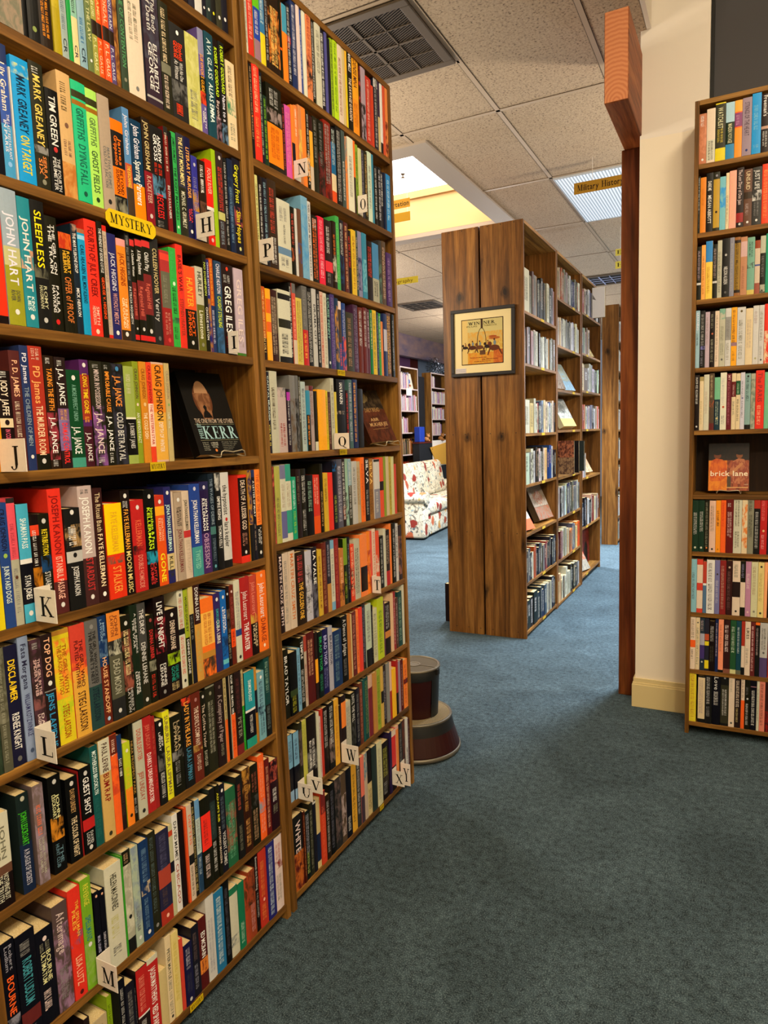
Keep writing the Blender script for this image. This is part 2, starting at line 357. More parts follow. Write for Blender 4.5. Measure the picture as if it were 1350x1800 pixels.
for k in range(-9, 2):
    x = -1.285+.61*k
    for (a, b_) in ([(-3, 15)] if not -3.3 < x < -1.82 else [(-3, 4.18), (6.15, 15)]):
        if x < -.46: bars(x-.012, x+.012, a, b_)
for k in range(-5, 10):
    y = 4.02+1.22*k
    for (a, b_) in ([(-7, -.45)] if not 4.18 < y < 6.15 else [(-7, -3.3), (-1.82, -.45)]): bars(a, b_, y-.012, y+.012)
for y in (3.41,): bars(-1.895, -1.285, y-.012, y+.012)
tag(mb.build('trim_1', M['tbar']), kind='structure'); tag(m2.build('trim_2', M['tilegap']), kind='structure')
# skylight: trim frame, shaft, moulding, bright dome
mb = MB(); X0, X1, Y0, Y1 = -3.18, -1.958, 4.31, 6.04
for a in ((-3.32, -1.80, 4.16, Y0), (-3.32, -1.80, Y1, 6.17), (-3.32, X0, Y0, Y1), (X1, -1.80, Y0, Y1)): mb.box(*a, CE-.016, CE+.02)
tag(mb.build('trim_3', M['skytrim']), kind='structure')
mb = MB()
for a in ((X0-.02, X0, Y0, Y1), (X1, X1+.02, Y0, Y1), (X0-.02, X1+.02, Y0-.02, Y0), (X0-.02, X1+.02, Y1, Y1+.02)): mb.box(*a, CE+.021, 3.70)
tag(mb.build('wall_skylight', M['shaft']), kind='structure')
mb = MB()
for a in ((X0+.001, X1-.001, Y1-.03, Y1-.001), (X0+.001, X1-.001, Y0+.001, Y0+.03), (X0+.001, X0+.03, Y0+.031, Y1-.031), (X1-.03, X1-.001, Y0+.031, Y1-.031)): mb.box(*a, 3.57, 3.63)
tag(mb.build('trim_4', plain('skylight_moulding', 'c9a878', .7)), kind='structure')
struct('window_1', M['dome'], (X0+.001, X1-.001, Y0+.001, Y1-.001, 3.64, 3.67))
t = thing('sprinkler_head', 'tiny sprinkler head on the bright skylight panel', 'sprinkler', (-2.64, 5.60, 3.64))
mb = MB(); mb.lathe([(.001, 0), (.020, -.002), (.012, -.012), (.007, -.014), (.007, -.03), (.018, -.032), (.001, -.034)], 16); mb.build('body', plain('brass', '6a6258', .4, .5), t)
mb = MB(); A_, B_ = Vector((-.80, 2.98, 0)), Vector((-.165, 2.705, 0)); dd = (B_-A_).normalized(); nn_ = Vector((-dd.y, dd.x, 0))
for k in range(24):
    p, q = A_+(B_-A_)*k/24, A_+(B_-A_)*(k+1)/24; w0 = .008*math.sin(math.pi*k/24)**.5; w1 = .008*math.sin(math.pi*(k+1)/24)**.5
    mb.face([p-nn_*w0+Vector((0, 0, .0004)), q-nn_*w1+Vector((0, 0, .0004)), q+Vector((0, 0, w1*.5)), p+Vector((0, 0, w0*.5))]); mb.face([p+Vector((0, 0, w0*.5)), q+Vector((0, 0, w1*.5)), q+nn_*w1+Vector((0, 0, .0004)), p+nn_*w0+Vector((0, 0, .0004))])
tag(mb.build('trim_6', M['carpet']), kind='structure')
# walls
struct('wall_right', M['darkwall'], (-.17, 3.3, 3.66, 3.78, 0, 3.95))
struct('wall_center', M['column'], (-.466, -.172, 3.61, 3.78, 0, 3.95), .003)
struct('trim_5', M['black'], (-.1715, -.156, 3.645, 3.659, 0, 3.95))
mb = MB()
for a in ((-.480, -.2145, 3.594, 3.609), (-.480, -.467, 3.6095, 3.735)): mb.box(*a, 0, .118); mb.box(a[0]+.003, a[1], a[2]+.004, a[3], .118, .128); mb.box(a[0]+.006, a[1], a[2]+.008, a[3], .128, .15)
tag(bev(mb.build('baseboard_center', M['trim']), .0015), kind='structure')
struct('wall_east', M['cream'], (3.3, 3.4, -3, 15, 0, 4)); struct('wall_south', M['cream'], (-7, 3.3, -3.1, -3, 0, 4))
struct('wall_north', M['haze'], (-7, 3.3, 15, 15.1, 0, CE))
mb = MB(); mb.box(-6.4, -6.3, -3, 13.47, 0, CE-.001); tag(mb.build('wall_left', M['purple']), kind='structure')
struct('wall_left_far', M['haze'], (-6.4, -6.3, 13.83, 15, 0, CE-.001)); struct('door_1', M['oxblood'], (-6.4, -6.28, 13.475, 13.825, 0, CE-.001))
mt, nt, b, N, L = nm('faded_soffit')
L(ramp(N, L, noise(N, L, mapped(nt, N, L, (1, 1, 3)), 3, 4), [(.3, '5c5266'), (.7, '8a6e66')]), b.inputs['Base Color']); b.inputs['Roughness'].default_value = .9
struct('wall_soffit', mt, (-5.6, -5.5, -3, 15, 2.85, CE-.001))
struct('wall_far_panel', M['slate'], (-5.26, -5.18, 11.12, 11.66, 0, 2.45))
M['louvre'] = plain('dark_louvre', '5a4e42', .6)
# light fitting, vents
def troffer(x, y, w_, l_, label, lens=None):
    t = thing('ceiling_light', label, 'light', (x, y, CE-.004))
    f = MB()
    for a in ((-w_/2, w_/2, -l_/2, -l_/2+.012), (-w_/2, w_/2, l_/2-.012, l_/2), (-w_/2, -w_/2+.012, -l_/2+.012, l_/2-.012), (w_/2-.012, w_/2, -l_/2+.012, l_/2-.012)): f.box(*a, -.012, 0)
    f.build('light_frame', plain('enamel_frame', 'b9c2cc', .5), t); boxo('diffuser', lens or M['lens'], (-w_/2+.012, w_/2-.012, -l_/2+.012, l_/2-.012, -.009, -.002), t)
troffer(-.98, 5.85, .585, 1.195, 'ribbed ceiling light panel behind the Military History sign')
troffer(-3.40, 9.42, .585, .585, 'small square ceiling light at the left edge of the middle bookcase')
def vent(x, y, w_, label, mesh=True, bar=None):
    t = thing('ceiling_vent', label, 'vent', (x, y, CE-.005)); h_ = w_/2; f = MB()
    for a in ((-h_, h_, -h_, -h_+.045), (-h_, h_, h_-.045, h_), (-h_, -h_+.045, -h_+.045, h_-.045), (h_-.045, h_, -h_+.045, h_-.045)): f.box(*a, -.012, 0)
    bev(f.build('vent_frame', M['vent'], t), .003)
    boxo('duct_opening', M['ventdark'], (-h_+.045, h_-.045, -h_+.045, h_-.045, -.0015, 0), t)
    g = MB(); i_ = h_-.045
    for c in (-i_/2*1.0, 0, i_/2*1.0):
        ww = .007 if c == 0 else .003
        g.box(c-ww, c+ww, -i_, i_, -.0125, -.0085); g.box(-i_, i_, c-ww, c+ww, -.0125, -.0085)
    g.build('vent_crossbars', bar or M['vent'], t)
    if mesh:
        s = MB(); n = 56; dx, dy = .894, -.447; nx_, ny_ = .447, .894
        for k in range(-n, n+1):
            c = k*.0125; pts = []
            for edge in range(4):
                pass
            lo, hi = -1e9, 1e9
            for p, dd in ((c*nx_, dx), (c*ny_, dy)):
                a, b_ = (-i_-p)/dd, (i_-p)/dd
                lo = max(lo, min(a, b_)); hi = min(hi, max(a, b_))
            if hi-lo < .01: continue
            A = (c*nx_+dx*lo, c*ny_+dy*lo); B = (c*nx_+dx*hi, c*ny_+dy*hi); e = .0022
            q = [(A[0]-nx_*e, A[1]-ny_*e), (B[0]-nx_*e, B[1]-ny_*e), (B[0]+nx_*e, B[1]+ny_*e), (A[0]+nx_*e, A[1]+ny_*e)]
            s.face([(a, b_, -.008) for a, b_ in q][::-1]); s.face([(a, b_, -.006) for a, b_ in q])
            for u in range(4): s.face([(*q[u], -.008), (*q[(u+1) % 4], -.008), (*q[(u+1) % 4], -.006), (*q[u], -.006)])
        s.build('vent_louvres', M['louvre'], t)
vent(-1.59, 3.105, .585, 'square slatted air vent in the ceiling above the lettered bookcase')
vent(-1.59, 9.03, .585, 'dark open air vent in the ceiling over the far aisle', False, plain('pale_bar', 'a9b4d8', .5))
vent(-4.08, 9.20, .585, 'brown stained air vent in the far left part of the ceiling', False)

# ---------------------------------------------------------------- bookcases (local x along the shelves, y inward, z up)
def bookcase(label, loc, rz, width, top, shelves, depth, sh=0, mside='wood_z', mshelf='wood_x', front=None, side_t=.020, x0=0, back=True):
    t = thing('bookcase', label, 'bookcase', loc, rz); W = width
    for a in ((-side_t, 0), (W, W+side_t)): bev(boxo('side_panel', M[mside], (a[0], a[1], 0, depth, 0, top), t, sh=sh), .0015)
    tt = .020
    bev(boxo('top_panel', M[mshelf], (-side_t*0+.0004, W-.0004, 0, depth, top-tt, top), t, sh=sh), .0015)
    for z in shelves:
        o = boxo('shelf', M[mshelf], (.0004, W-.0004, .001, depth-.008, z-tt, z), t, sh=sh); bev(o, .0015)
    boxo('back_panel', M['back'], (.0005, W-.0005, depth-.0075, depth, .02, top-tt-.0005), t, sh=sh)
    if front:
        f = MB(); f.box(-side_t, 0, -.003, -.0002, 0, top); f.box(W, W+side_t, -.003, -.0002, 0, top); f.box(0, W, -.003, -.0002, top-tt, top)
        for z in shelves: f.box(0, W, -.003, -.0002, z-tt, z)
        f.build('front_edging', M[front], t)
    return t
SA = (2.433, 2.160, 1.899, 1.639, 1.376, 1.094, .8345, .587, .302, .050)
SB = (2.424, 2.163, 1.893, 1.637, 1.380, 1.122, .860, .599, .338, .050)
bookcase('tall pine bookcase nearest the camera, with the MYSTERY sign on its edge', (-1.170, .697, 0), math.pi/2, .842, 2.70, SA, .215, -.0152)
bookcase('tall pine bookcase between the nearest one and the stool, ending at the X card', (-1.170, 1.5915, 0), math.pi/2, .8235, 2.68, SB, .215, -.0158)
bookcase('pine bookcase against the dark wall on the right, holding the propped orange book', (-.197, 3.364, 0), 0, .78, 2.779, (2.522, 2.240, 1.961, 1.670, 1.398, 1.113, .856, .576, .308, .059), .23, 0, side_t=.0175)
D = [((2.206, 1.868, 1.405, 1.058, .723, .384, .045), 4.545, .852, 'first bay, next to the framed print'), ((2.434, 2.076, 1.736, 1.419, 1.046, .72, .379, .031), 5.449, .842, 'second bay, with two propped-up books'),
     ((2.453, 2.097, 1.768, 1.42, .979, .52, .068), 6.345+.025, .872, 'third bay, with the white book jutting out')]
for sh_, y, w_, lb in D: bookcase('middle pine bookcase, '+lb, (-1.290, y, 0), math.pi/2, w_, 2.776, sh_, .292, 0, 'pine', side_t=.021)
for k, lb in enumerate(('left half of the back-to-back pine bookcase behind the framed print', 'pine bookcase behind the second middle bay, facing the sofa', 'pine bookcase behind the third middle bay, facing the sofa')):
    bookcase(lb, (-1.857, 5.397+.905*k, 0), -math.pi/2, .852, 2.776, (2.2, 1.85, 1.45, 1.1, .72, .38, .05), .262, 0, 'pine', side_t=.021)
bookcase('pine bookcase with a knotty end board beyond the middle bookcases', (-1.340, 8.722, 0), math.pi/2, .86, 2.872, (2.45, 2.1, 1.75, 1.4, 1.05, .7, .35, .06), .19, 0, 'pine', side_t=.022)
bookcase('far bookcase with pale edges behind the left part of the sofa', (-5.060, 10.425, 0), math.pi/2, .67, 2.553, (2.196, 1.827, 1.459, 1.09, .727, .4, .06), .24, 0, front='whitepaint')
bookcase('far bookcase with pale edges behind the yellow card', (-5.060, 11.705, 0), math.pi/2, .88, 2.53, (2.267, 1.981, 1.695, 1.409, 1.07, .75, .4, .06), .18, 0, front='whitepaint')
# nail heads on the middle bookcase's end boards
mb = MB()
for z in (2.765, 2.22, 1.41, .73, .045):
    for k in range(3):
        for x0 in (-1.80, -1.53): 
            x = x0+k*.09; mb.face([(x+.0035*math.cos(a), 4.5236, z+.0035*math.sin(a)) for a in [i*math.pi/4 for i in range(8)]], '110a05')
o = mb.build('nail_heads', M['black']); par = [q for q in bpy.data.objects if q.get('label', '').startswith('left half of the back')][0]
o.parent = par; o.matrix_parent_inverse = (Matrix.Translation(par.location) @ Matrix.Rotation(-math.pi/2, 4, 'Z')).inverted()

# post and beam
o = tag(bev(boxo('wooden_post', M['post'], (-.567, -.468, 3.7375, 3.85, 0, 2.7795)), .004), 'tall dark red-brown wooden post beside the cream column', 'post')
t = thing('wooden_beam', 'thick orange-brown timber beam resting on top of the red-brown post', 'beam', (-.506, 3.19, 2.78))
bev(boxo('timber', M['beam'], (-.050, .048, 0, .72, 0, .362), t), .004)
boxo('sawn_end', M['endgrain'], (-.047, .045, -.0015, -.0002, .003, .359), t)

BOOKDATA = """@A0 2.4330 1.280
61 200 322|S 40 90 ccc
22 200 334|S 30 90 999
26 200 ddd|S 40 80 444
16 205 223|O 90 eee
18 205 344|O 88 eee
18 205 222|O 88 ee3
22 205 443|O 88 eee
23 205 223|O 85 eee
@A1 2.1600 0.800
98 215 887|M 0 100 a98
10 200 111|
25 205 222|S 10 55 d33;O 90 9a6
28 205 321|S 5 90 fa3
18 205 ba2|M 0 60 cb3
16 205 abb|S 50 75 789;T 82 96 345 CR
10 205 2a5|
15 205 eda|B 0 58 9cb;S 10 55 343;T 82 96 556 CR
18 205 9bc|S 55 78 48b;T 82 96 345 CR
15 205 785|t 5 72 dda ETHICS AT THE LAW;O 90 eee
14 200 aa5|S 3 45 eeb;B 48 62 321;T 65 96 eeb P. L. GAUS
13 200 e62|T 3 45 fc8 THE NAMES;B 48 62 321;T 65 96 fca P. L. GAUS
17 200 e63|t 3 45 fca PRODIGAL;B 48 62 321;T 65 96 fdb P. L. GAUS
14 200 658|t 3 46 dde WITHOUT RAIN;B 48 62 321;T 65 96 dde P. L. GAUS
12 205 742|M 0 100 b84
20 210 454|t 3 78 6a7 BONE OF CONTENTION;O 90 998
46 235 edc|S 20 52 998;O 93 888
5 215 223|
47 235 434|M 0 60 556;t 3 34 ddd This Body/of Death;T 44 86 eee ELIZABETH/GEORGE;B 92 94 bbb
30 235 332|S 6 54 edb;B 55 64 887;S 66 95 edc
51 206 333|O 8 fff;T 18 36 f52 Elizabeth/GEORGE;t 38 58 ddd With No One/As Witness;M 60 82 777;S 84 96 f52
46 208 cc7|M 0 100 dd9;S 60 90 998
21 238 76a|B 0 25 99b;B 45 72 221;t 24 60 fb3 SURVIVOR'S GUIDE;M 60 72 e53;T 72 97 fff ROBYN/GIGL
31 240 256|T 6 44 dee AVA GLASS;t 48 86 eff ALIAS EMMA;B 0 90 256
21 238 211|T 8 56 df3 ROBERT GODDARD;T 60 78 dcc Beyond;M 76 100 a89
23 241 222|T 4 50 df3 ROBERT GODDARD;T 52 78 eef Name to a;M 80 100 79b
34 207 edb|S 6 40 876;M 42 62 497;S 72 92 998
@A2 1.8990 0.760
78 216 112|M 30 60 334
22 226 46b|B 0 14 347;B 60 100 5ad;T 14 50 fed Lily Graham;T 52 86 eef THE LAST RESTAURANT/IN PARIS;O 90 9cf
4 192 ddd|
36 215 2ae|M 5 14 cda;T 14 60 035 MARK GREANEY;t 62 93 ed3 ON TARGET
30 222 332|S 4 9 ccc;T 10 66 fd7 MARK GREANEY;M 66 72 999;t 74 92 e95 SIERRA/SIX;O 95 998
29 187 111|T 6 54 eee TIM GREEN;O 58 c44;t 66 98 ddd THE FOURTH/PERIMETER
31 230 db8|S 8 30 764;O 42 865;S 54 66 976;B 72 100 c84;M 72 100 da6
34 226 3c9|B 8 14 442;B 16 20 a72;T 22 48 276 GRIFFITHS;t 52 86 276 DYING FALL;O 93 265
29 225 be7|B 8 14 442;B 16 20 a72;T 24 48 685 GRIFFITHS;t 52 88 464 GHOST FIELDS;O 94 353
30 225 ba9|T 44 80 888 MARTHA GRIMES/COLD FLAT JUNCTION;O 92 333
34 190 222|B 0 12 f80;T 17 48 f82 James/Grippando;B 50 80 f81;t 52 78 411 BEYOND/SUSPICION;M 82 100 998
19 224 69c|B 50 72 c64;B 72 100 543;T 6 42 eef John Grisham;t 52 72 fd5 THE EXCHANGE
32 208 146|B 64 100 f90;T 5 38 eef John Grisham;t 40 84 fff Sparring Partners
25 223 321|B 50 100 923;T 3 48 dc9 JOHN GRISHAM;t 54 80 dba RACKETEER;O 92 dcc
40 217 222|T 8 34 fff ANDREW/GROSS;S 36 47 d42;M 48 68 69b;t 66 90 e33 RECKLESS;S 93 98 999
14 227 822|B 0 8 333;S 6 42 dcb;T 56 88 ddd BETH SAULNIER
11 221 111|
16 225 4b6|T 5 30 143 JAMES CRUMLEY;t 34 86 143 THE RIGHT MADNESS;O 93 dfd
25 228 445|B 52 100 332;t 3 50 fea THE LAST MONUMENT;T 56 92 ddc MICHAEL C. GRUMLEY
22 229 225|t 10 60 fb6 LITERARY MURDER;T 70 84 e55 BATYA/GUR;O 93 eee
21 194 44a|O 10 ccd;M 40 65 c93;S 25 90 99b
25 191 321|S 6 42 eee;M 50 100 754
26 201 e32|B 55 59 eee;B 59 88 211;t 10 40 fcb FOOLS RIVER;T 61 84 ddd TIMOTHY HALLINAN;O 94 ecc
16 232 ac2|
26 233 433|O 6 ddd;S 16 60 e54;B 62 70 cc8;S 72 95 9ab
15 225 222|S 5 95 ccc
21 228 235|M 20 60 357;S 30 90 8ac
33 237 223|T 6 46 ee3 Gregory Frost;M 50 70 a55;T 54 88 ed3 Slim Hopes;O 94 dd9
@A3 1.6390 0.720
100 195 e42|S 55 90 fa3;B 93 100 211
33 237 abc|B 42 56 cc9;B 56 100 aa3;T 17 70 eef JOHN HART;t 74 82 665 DOWN/RIVER;O 90 eee
26 231 39a|M 40 55 da8;T 15 72 eee JOHN HART;t 76 87 eff KING/LIES;O 92 eee
29 233 222|t 8 52 fe2 SLEEPLESS;M 50 60 776;T 66 84 cca ROMY/HAUSMANN;O 93 ccc
27 212 221|t 7 50 eee THE GIRL ON/THE TRAIN;T 60 84 eee PAULA/HAWKINS;O 92 d33
29 188 221|B 0 16 c42;M 0 16 e83;T 18 40 fc4 ROBERT/HEILBRUN;t 44 90 d84 OFFER of PROOF
15 210 234|M 0 10 b98;t 8 44 eee THE MARYLEBONE DROP;T 58 84 eee MICK HERRON
18 205 2ad|B 0 4 b75;B 6 10 adf;T 15 42 035 CARL HIAASEN;T 44 70 035 BILL MONTALBANO
30 228 e43|t 6 66 811 FOURTH OF JULY CREEK;T 74 90 fcb SMITH/HENDERSON;O 96 fdc
14 231 221|T 6 44 eee THE FRIENDS OF EDDIE COYLE;T 48 84 f62 GEORGE V. HIGGINS
12 226 cba|B 0 5 d32;T 8 50 a98 JACK HIGGINS;S 55 90 aaa;B 97 100 d32
23 214 337|T 18 54 dde JACK HIGGINS;t 56 86 daa WITHOUT MERCY;O 94 eee
25 209 e93|B 0 7 eaa;T 14 46 a41 JACK HIGGINS;t 58 88 fec THE KILLING/GROUND;B 90 100 432;O 94 eee
13 229 333|S 4 44 999;T 50 84 ddd PATRICIA HIGHSMITH
13 217 221|B 1 7 d44;T 11 36 eee A Clubbable Woman;B 42 78 833;T 48 74 d76 Reginald Hill;O 87 ddd;B 93 98 d33
20 220 221|B 1 7 d44;T 11 34 eee A Killing Kindness;B 40 78 833;T 46 74 d76 Reginald Hill;O 87 ddd;B 93 98 d33
24 223 221|B 1 7 d44;t 12 30 eee Child's Play;B 33 72 833;T 42 66 d76 Reginald Hill;O 88 ddd;B 93 98 d33
25 233 333|T 10 52 dc9 COLLEEN HOOVER;t 56 78 ccc Verity;O 94 777
29 211 b44|B 22 60 776;B 60 100 a33;B 3 10 e54;S 26 54 998;S 65 88 d98;O 94 d55
23 223 4b5|S 4 34 5c7;O 36 dfd;S 40 66 243;M 70 76 465;S 80 92 374
23 235 e43|T 10 45 722 BASIL'S WAR;T 52 88 a43 STEPHEN HUNTER
40 193 f63|B 52 100 221;T 14 49 fb4 HUNTER;t 54 84 f72 HOT/SPRINGS;O 92 ddd
27 198 ccb|B 45 100 773;T 6 36 443 HURLEY;t 52 86 eed Limestone;O 93 998
15 231 221|t 8 42 cd6 NO DOMINION;T 54 88 eee CHARLIE HUSTON
10 222 338|T 3 38 eef CHARLIE HUSTON;M 42 100 b84
14 227 c63|S 2 50 fb4;B 50 100 347;S 55 90 dde
27 224 357|T 3 35 eef CHARLIE HUSTON;t 38 72 de3 CAUGHT STEALING;M 72 100 47a
48 224 322|O 5 e53;S 12 20 ccc;T 24 76 fff GREG ILES;S 80 92 b33
37 221 cbc|T 12 84 edd GREG ILES;M 70 90 a99;B 97 100 583
@A4 1.3760 0.690
95 190 ea2|
26 180 211|S 1 6 ccc;T 9 44 fed JODY JAFFE;B 47 56 edb;O 51 322;T 58 70 e79 IN COLT
22 217 633|T 8 38 fca P. D. JAMES;S 42 90 dcb;O 93 c84
18 228 347|T 6 30 eef PD James;t 33 80 9ab THE CHILDREN OF MEN;O 89 eee
29 229 b43|S 2 11 ecb;T 16 46 fb7 PD James;t 48 88 fdb THE MURDER ROOM;B 87 100 221;O 93 ddd
23 214 321|S 2 7 ccc;t 11 48 fa4 TAKING THE FIFTH;M 50 92 a45;T 54 86 fff J.A. JANCE;S 92 97 ccc
25 213 322|S 3 7 ccc;T 10 43 fff J.A. JANCE;B 46 84 869;S 47 56 eb7;M 56 84 98b;t 59 96 f44 DAMAGE CONTROL
33 191 153|O 8 eee;t 15 52 8ba A MORE PERFECT UNION;T 58 86 fff J.A. JANCE;B 90 100 5a9
22 213 637|O 5 eee;B 14 56 a43;t 13 50 fd3 LONG TIME GONE;S 53 60 fb4;B 62 100 523;T 68 95 eee J.A. JANCE
31 212 332|S 3 6 bbb;t 8 45 dcc MINOR IN POSSESSION;M 42 100 96a;T 49 88 edd J.A. JANCE;S 92 97 ccc
22 212 221|S 3 6 bbb;t 9 48 fa4 IMPROBABLE CAUSE;T 52 86 fff J.A. JANCE;S 88 97 ccc
33 211 222|M 0 100 445;O 5 59c;T 12 42 fa5 J.A. JANCE;t 48 96 ddd COLD BETRAYAL
28 208 111|B 0 52 ab6;B 52 54 eed;S 8 28 ddb;T 58 84 ddd J. ROBERT JANES;B 91 100 ab6
17 220 9a3|T 7 36 654 CRAIG JOHNSON;O 42 edc;t 50 80 eed AN OBVIOUS FACT
21 221 d93|T 7 36 a62 CRAIG JOHNSON;O 42 ec9;t 50 76 fec THE COLD DISH
16 221 e53|T 3 40 a22 CRAIG JOHNSON;B 41 84 fdc;t 42 82 c44 THE WESTERN STAR
37 223 dba|B 2 50 e93;B 50 98 eb5;T 3 58 321 CRAIG JOHNSON;t 60 90 fed DEPTH OF WINTER
16 223 cb8|T 8 36 a98 CRAIG JOHNSON;O 42 9b7;S 50 66 ddc
@A5 1.0940 0.690
71 210 ed2|
21 228 359|T 5 38 224 CRAIG JOHNSON;O 42 ac6;t 50 80 dee JUNKYARD DOGS
17 235 e67|B 0 4 333;B 48 100 bba;S 20 46 c56;O 62 643;S 55 90 999
25 222 112|B 0 46 5bd;B 46 50 eee;t 12 37 eff SHAMAN PASS;T 60 80 eee STAN JONES;B 84 100 5bd;O 92 eee
19 200 211|B 10 20 e53;S 15 48 eee;M 50 70 c82;B 70 82 d42
25 199 221|O 7 ddd;t 15 40 ed3 RETRIBUTION;M 40 56 258;T 56 96 ddd STUART KAMINSKY
30 244 e43|T 5 52 922 JOSEPH KANON;B 74 100 633;t 54 88 fcb ISTANBUL PASSAGE;O 93 eee
38 203 222|O 4 eee;M 16 38 ca7;S 18 35 eee;B 42 53 ccc;O 46 222;T 57 86 eee JOSEPH KANON
35 244 cbb|S 3 6 777;T 9 56 fff JOSEPH KANON;B 60 100 533;t 60 88 c44 STARDUST;O 93 eee
25 237 422|t 4 38 dca The Ritual Bath;T 40 86 fec FAYE KELLERMAN;O 93 fff
46 202 e42|B 0 53 fd1;T 9 50 eb3 FAYE KELLERMAN;M 55 63 865;t 66 94 fa5 STALKER
26 226 211|O 5 eee;S 10 16 ddd;T 18 56 fb5 FAYE KELLERMAN;t 58 98 ed9 MOON MUSIC
37 203 c33|O 8 eee;T 22 50 e75 KELLERMAN;M 49 59 422;t 60 96 e98 DOUBLE HOMICIDE
33 223 111|O 7 ddd;T 18 60 df3 Jonathan & Faye/KELLERMAN;M 62 75 3ac;t 74 96 d44 CAPITAL/CRIMES
29 207 e62|B 0 12 c43;O 7 eee;B 12 22 fb3;T 25 50 fca JONATHAN/KELLERMAN;t 64 96 fe3 GONE
23 224 337|O 6 eee;T 18 66 dff JONATHAN KELLERMAN;B 69 86 dc9;t 72 94 443 KILLER
7 212 dcb|
27 208 ba9|O 8 eee;t 16 38 322 SURVIVAL OF/THE FITTEST;T 41 90 844 JONATHAN KELLERMAN
24 210 dcb|T 10 44 443 JONATHAN KELLERMAN;B 45 53 c44;t 56 94 cba BILLY STRAIGHT
37 224 35a|O 5 dde;T 17 64 fff JONATHAN KELLERMAN;B 68 100 5aa;t 72 92 9dc TWISTED
34 227 325|O 6 dde;B 0 9 336;T 18 53 fff JONATHAN/KELLERMAN;B 56 100 537;t 56 94 cac OBSESSION
21 245 234|t 5 52 9ab THE WAGES OF DESIRE;B 54 62 588;T 66 90 789 STEPHEN KELLY;O 95 7bc
23 245 222|M 0 18 ccc;t 24 48 eee EMPIRE RISING;T 54 78 eee THOMAS KELLY
34 245 ddd|B 92 100 222;t 13 44 222 the hypnotist;O 49 c33;T 52 78 222 lars kepler
37 0
37 234 e43|B 3 92 211;t 6 62 edc DEATH OF A LESSER GOD;S 66 80 c98;O 88 eee
17 245 c93|M 0 60 336;B 60 100 222
15 245 223|B 0 8 347;t 12 52 eee A LETTER OF MARY;S 60 90 a98
25 245 f94|B 62 100 222;t 5 60 d63 THE GOD OF THE HIVE;T 65 84 ddd LAURIE/KING;O 93 eee
@A6 0.8345 0.690
42 205 343|M 0 100 454
19 229 665|M 0 60 887;S 5 92 aa9
29 228 224|t 12 46 fd3 DISCLAIMER;T 56 86 eee RENEE KNIGHT;O 94 777
22 238 9ac|T 6 42 335 Fata Morgana;T 46 80 447 WILLIAM KOTZWINKLE;O 92 568
25 226 433|M 0 100 645;S 3 8 bbb;t 17 48 ecc THE GIRL IN THE/SPIDER'S WEB;M 50 60 966;T 64 86 edd DAVID/LAGERCRANTZ
26 229 322|t 3 36 fca TOP DOG;O 42 eee;B 48 49 999;T 50 98 4ad JENS LAPIDUS
39 229 ed3|M 8 60 f94;B 0 4 c94;t 13 56 b62 THE GIRL WITH/THE DRAGON TATTOO;M 60 90 cd3;T 66 95 b52 STIEG LARSSON
37 230 d54|B 40 100 eb5;M 30 50 f83;t 14 56 622 THE GIRL WHO/PLAYED WITH FIRE;T 60 95 532 STIEG LARSSON
33 230 777|B 60 100 355;O 6 999;t 10 58 222 THE GIRL WHO KICKED/THE HORNET'S NEST;T 62 92 234 STIEG LARSSON
22 232 247|T 3 22 9bd MIKE/LAWSON;M 22 38 79b;B 46 100 732;t 38 90 fc9 HOUSE STANDOFF;O 95 bdf
36 234 333|B 0 26 e94;T 3 22 953 JOHN/LAWTON;M 26 40 ccb;B 40 80 665;t 44 76 bba DEAD MOON;O 92 ddd
27 219 221|O 8 ddd;M 15 76 a65;S 15 60 eda;T 74 98 ccc HERBERT/LAYTON
22 236 232|t 8 46 ddd A DRINK BEFORE/THE WAR;T 62 86 eee DENNIS/LEHANE
26 234 555|B 45 100 332;t 6 30 eee THE DROP;T 38 78 ddd DENNIS LEHANE;O 94 ddd
22 202 221|O 6 a55;T 17 50 d44 DONNA LERNER;M 52 64 998;S 68 94 c43
35 237 211|t 5 50 fff LIVE BY NIGHT;M 18 55 a34;T 66 88 eee DENNIS/LEHANE;O 94 999
43 200 211|O 7 eee;T 14 48 edc DENNIS LEHANE;M 52 66 ac2;t 68 86 3a9 GONE, BABY,/GONE;S 88 96 dc9
21 240 ddc|O 6 777;S 9 40 c65;B 40 46 222;S 48 86 d76;O 93 333
15 235 ab3|t 7 44 443 WORLD GONE BY;B 50 100 221;T 52 88 eee DENNIS LEHANE
16 245 dc8|B 30 60 222;S 32 55 888;B 60 100 223
24 245 da5|B 0 42 422;T 5 38 eee DONNA LEON;S 48 90 cb7
49 199 f83|B 18 60 fc6;S 20 58 d84;B 68 76 c94;B 76 100 543;M 76 100 f83
25 203 437|O 8 eee;T 20 44 4bb ELMORE LEONARD;t 34 64 eee CUBA LIBRE;M 66 100 347
23 204 27c|O 8 eee;T 20 54 fff ELMORE/LEONARD;M 58 84 247;B 88 94 7cd
16 210 211|O 9 eee;M 28 58 765;S 60 90 998
18 211 732|O 8 edd;S 15 50 a55;B 55 78 f62;S 58 76 a33
25 220 ddc|S 14 60 99a;B 60 68 359;O 94 333
40 222 b33|T 17 52 edd John Lescroart;t 56 90 fff THE HUNTER
32 220 c54|T 8 48 e98 John Lescroart;M 48 60 db5;B 60 100 211;t 60 90 edb TREASURE/HUNT
43 224 f83|O 5 fcb;T 14 57 fee John Lescroart;t 59 88 a42 DAMAGE;O 93 fed
@A7 0.5870 0.690
40 178 ddc|B 55 65 754;B 65 100 211;T 12 48 887 JOHN/LESCROART;t 64 92 ddc NOTHING BUT/THE TRUTH
17 0
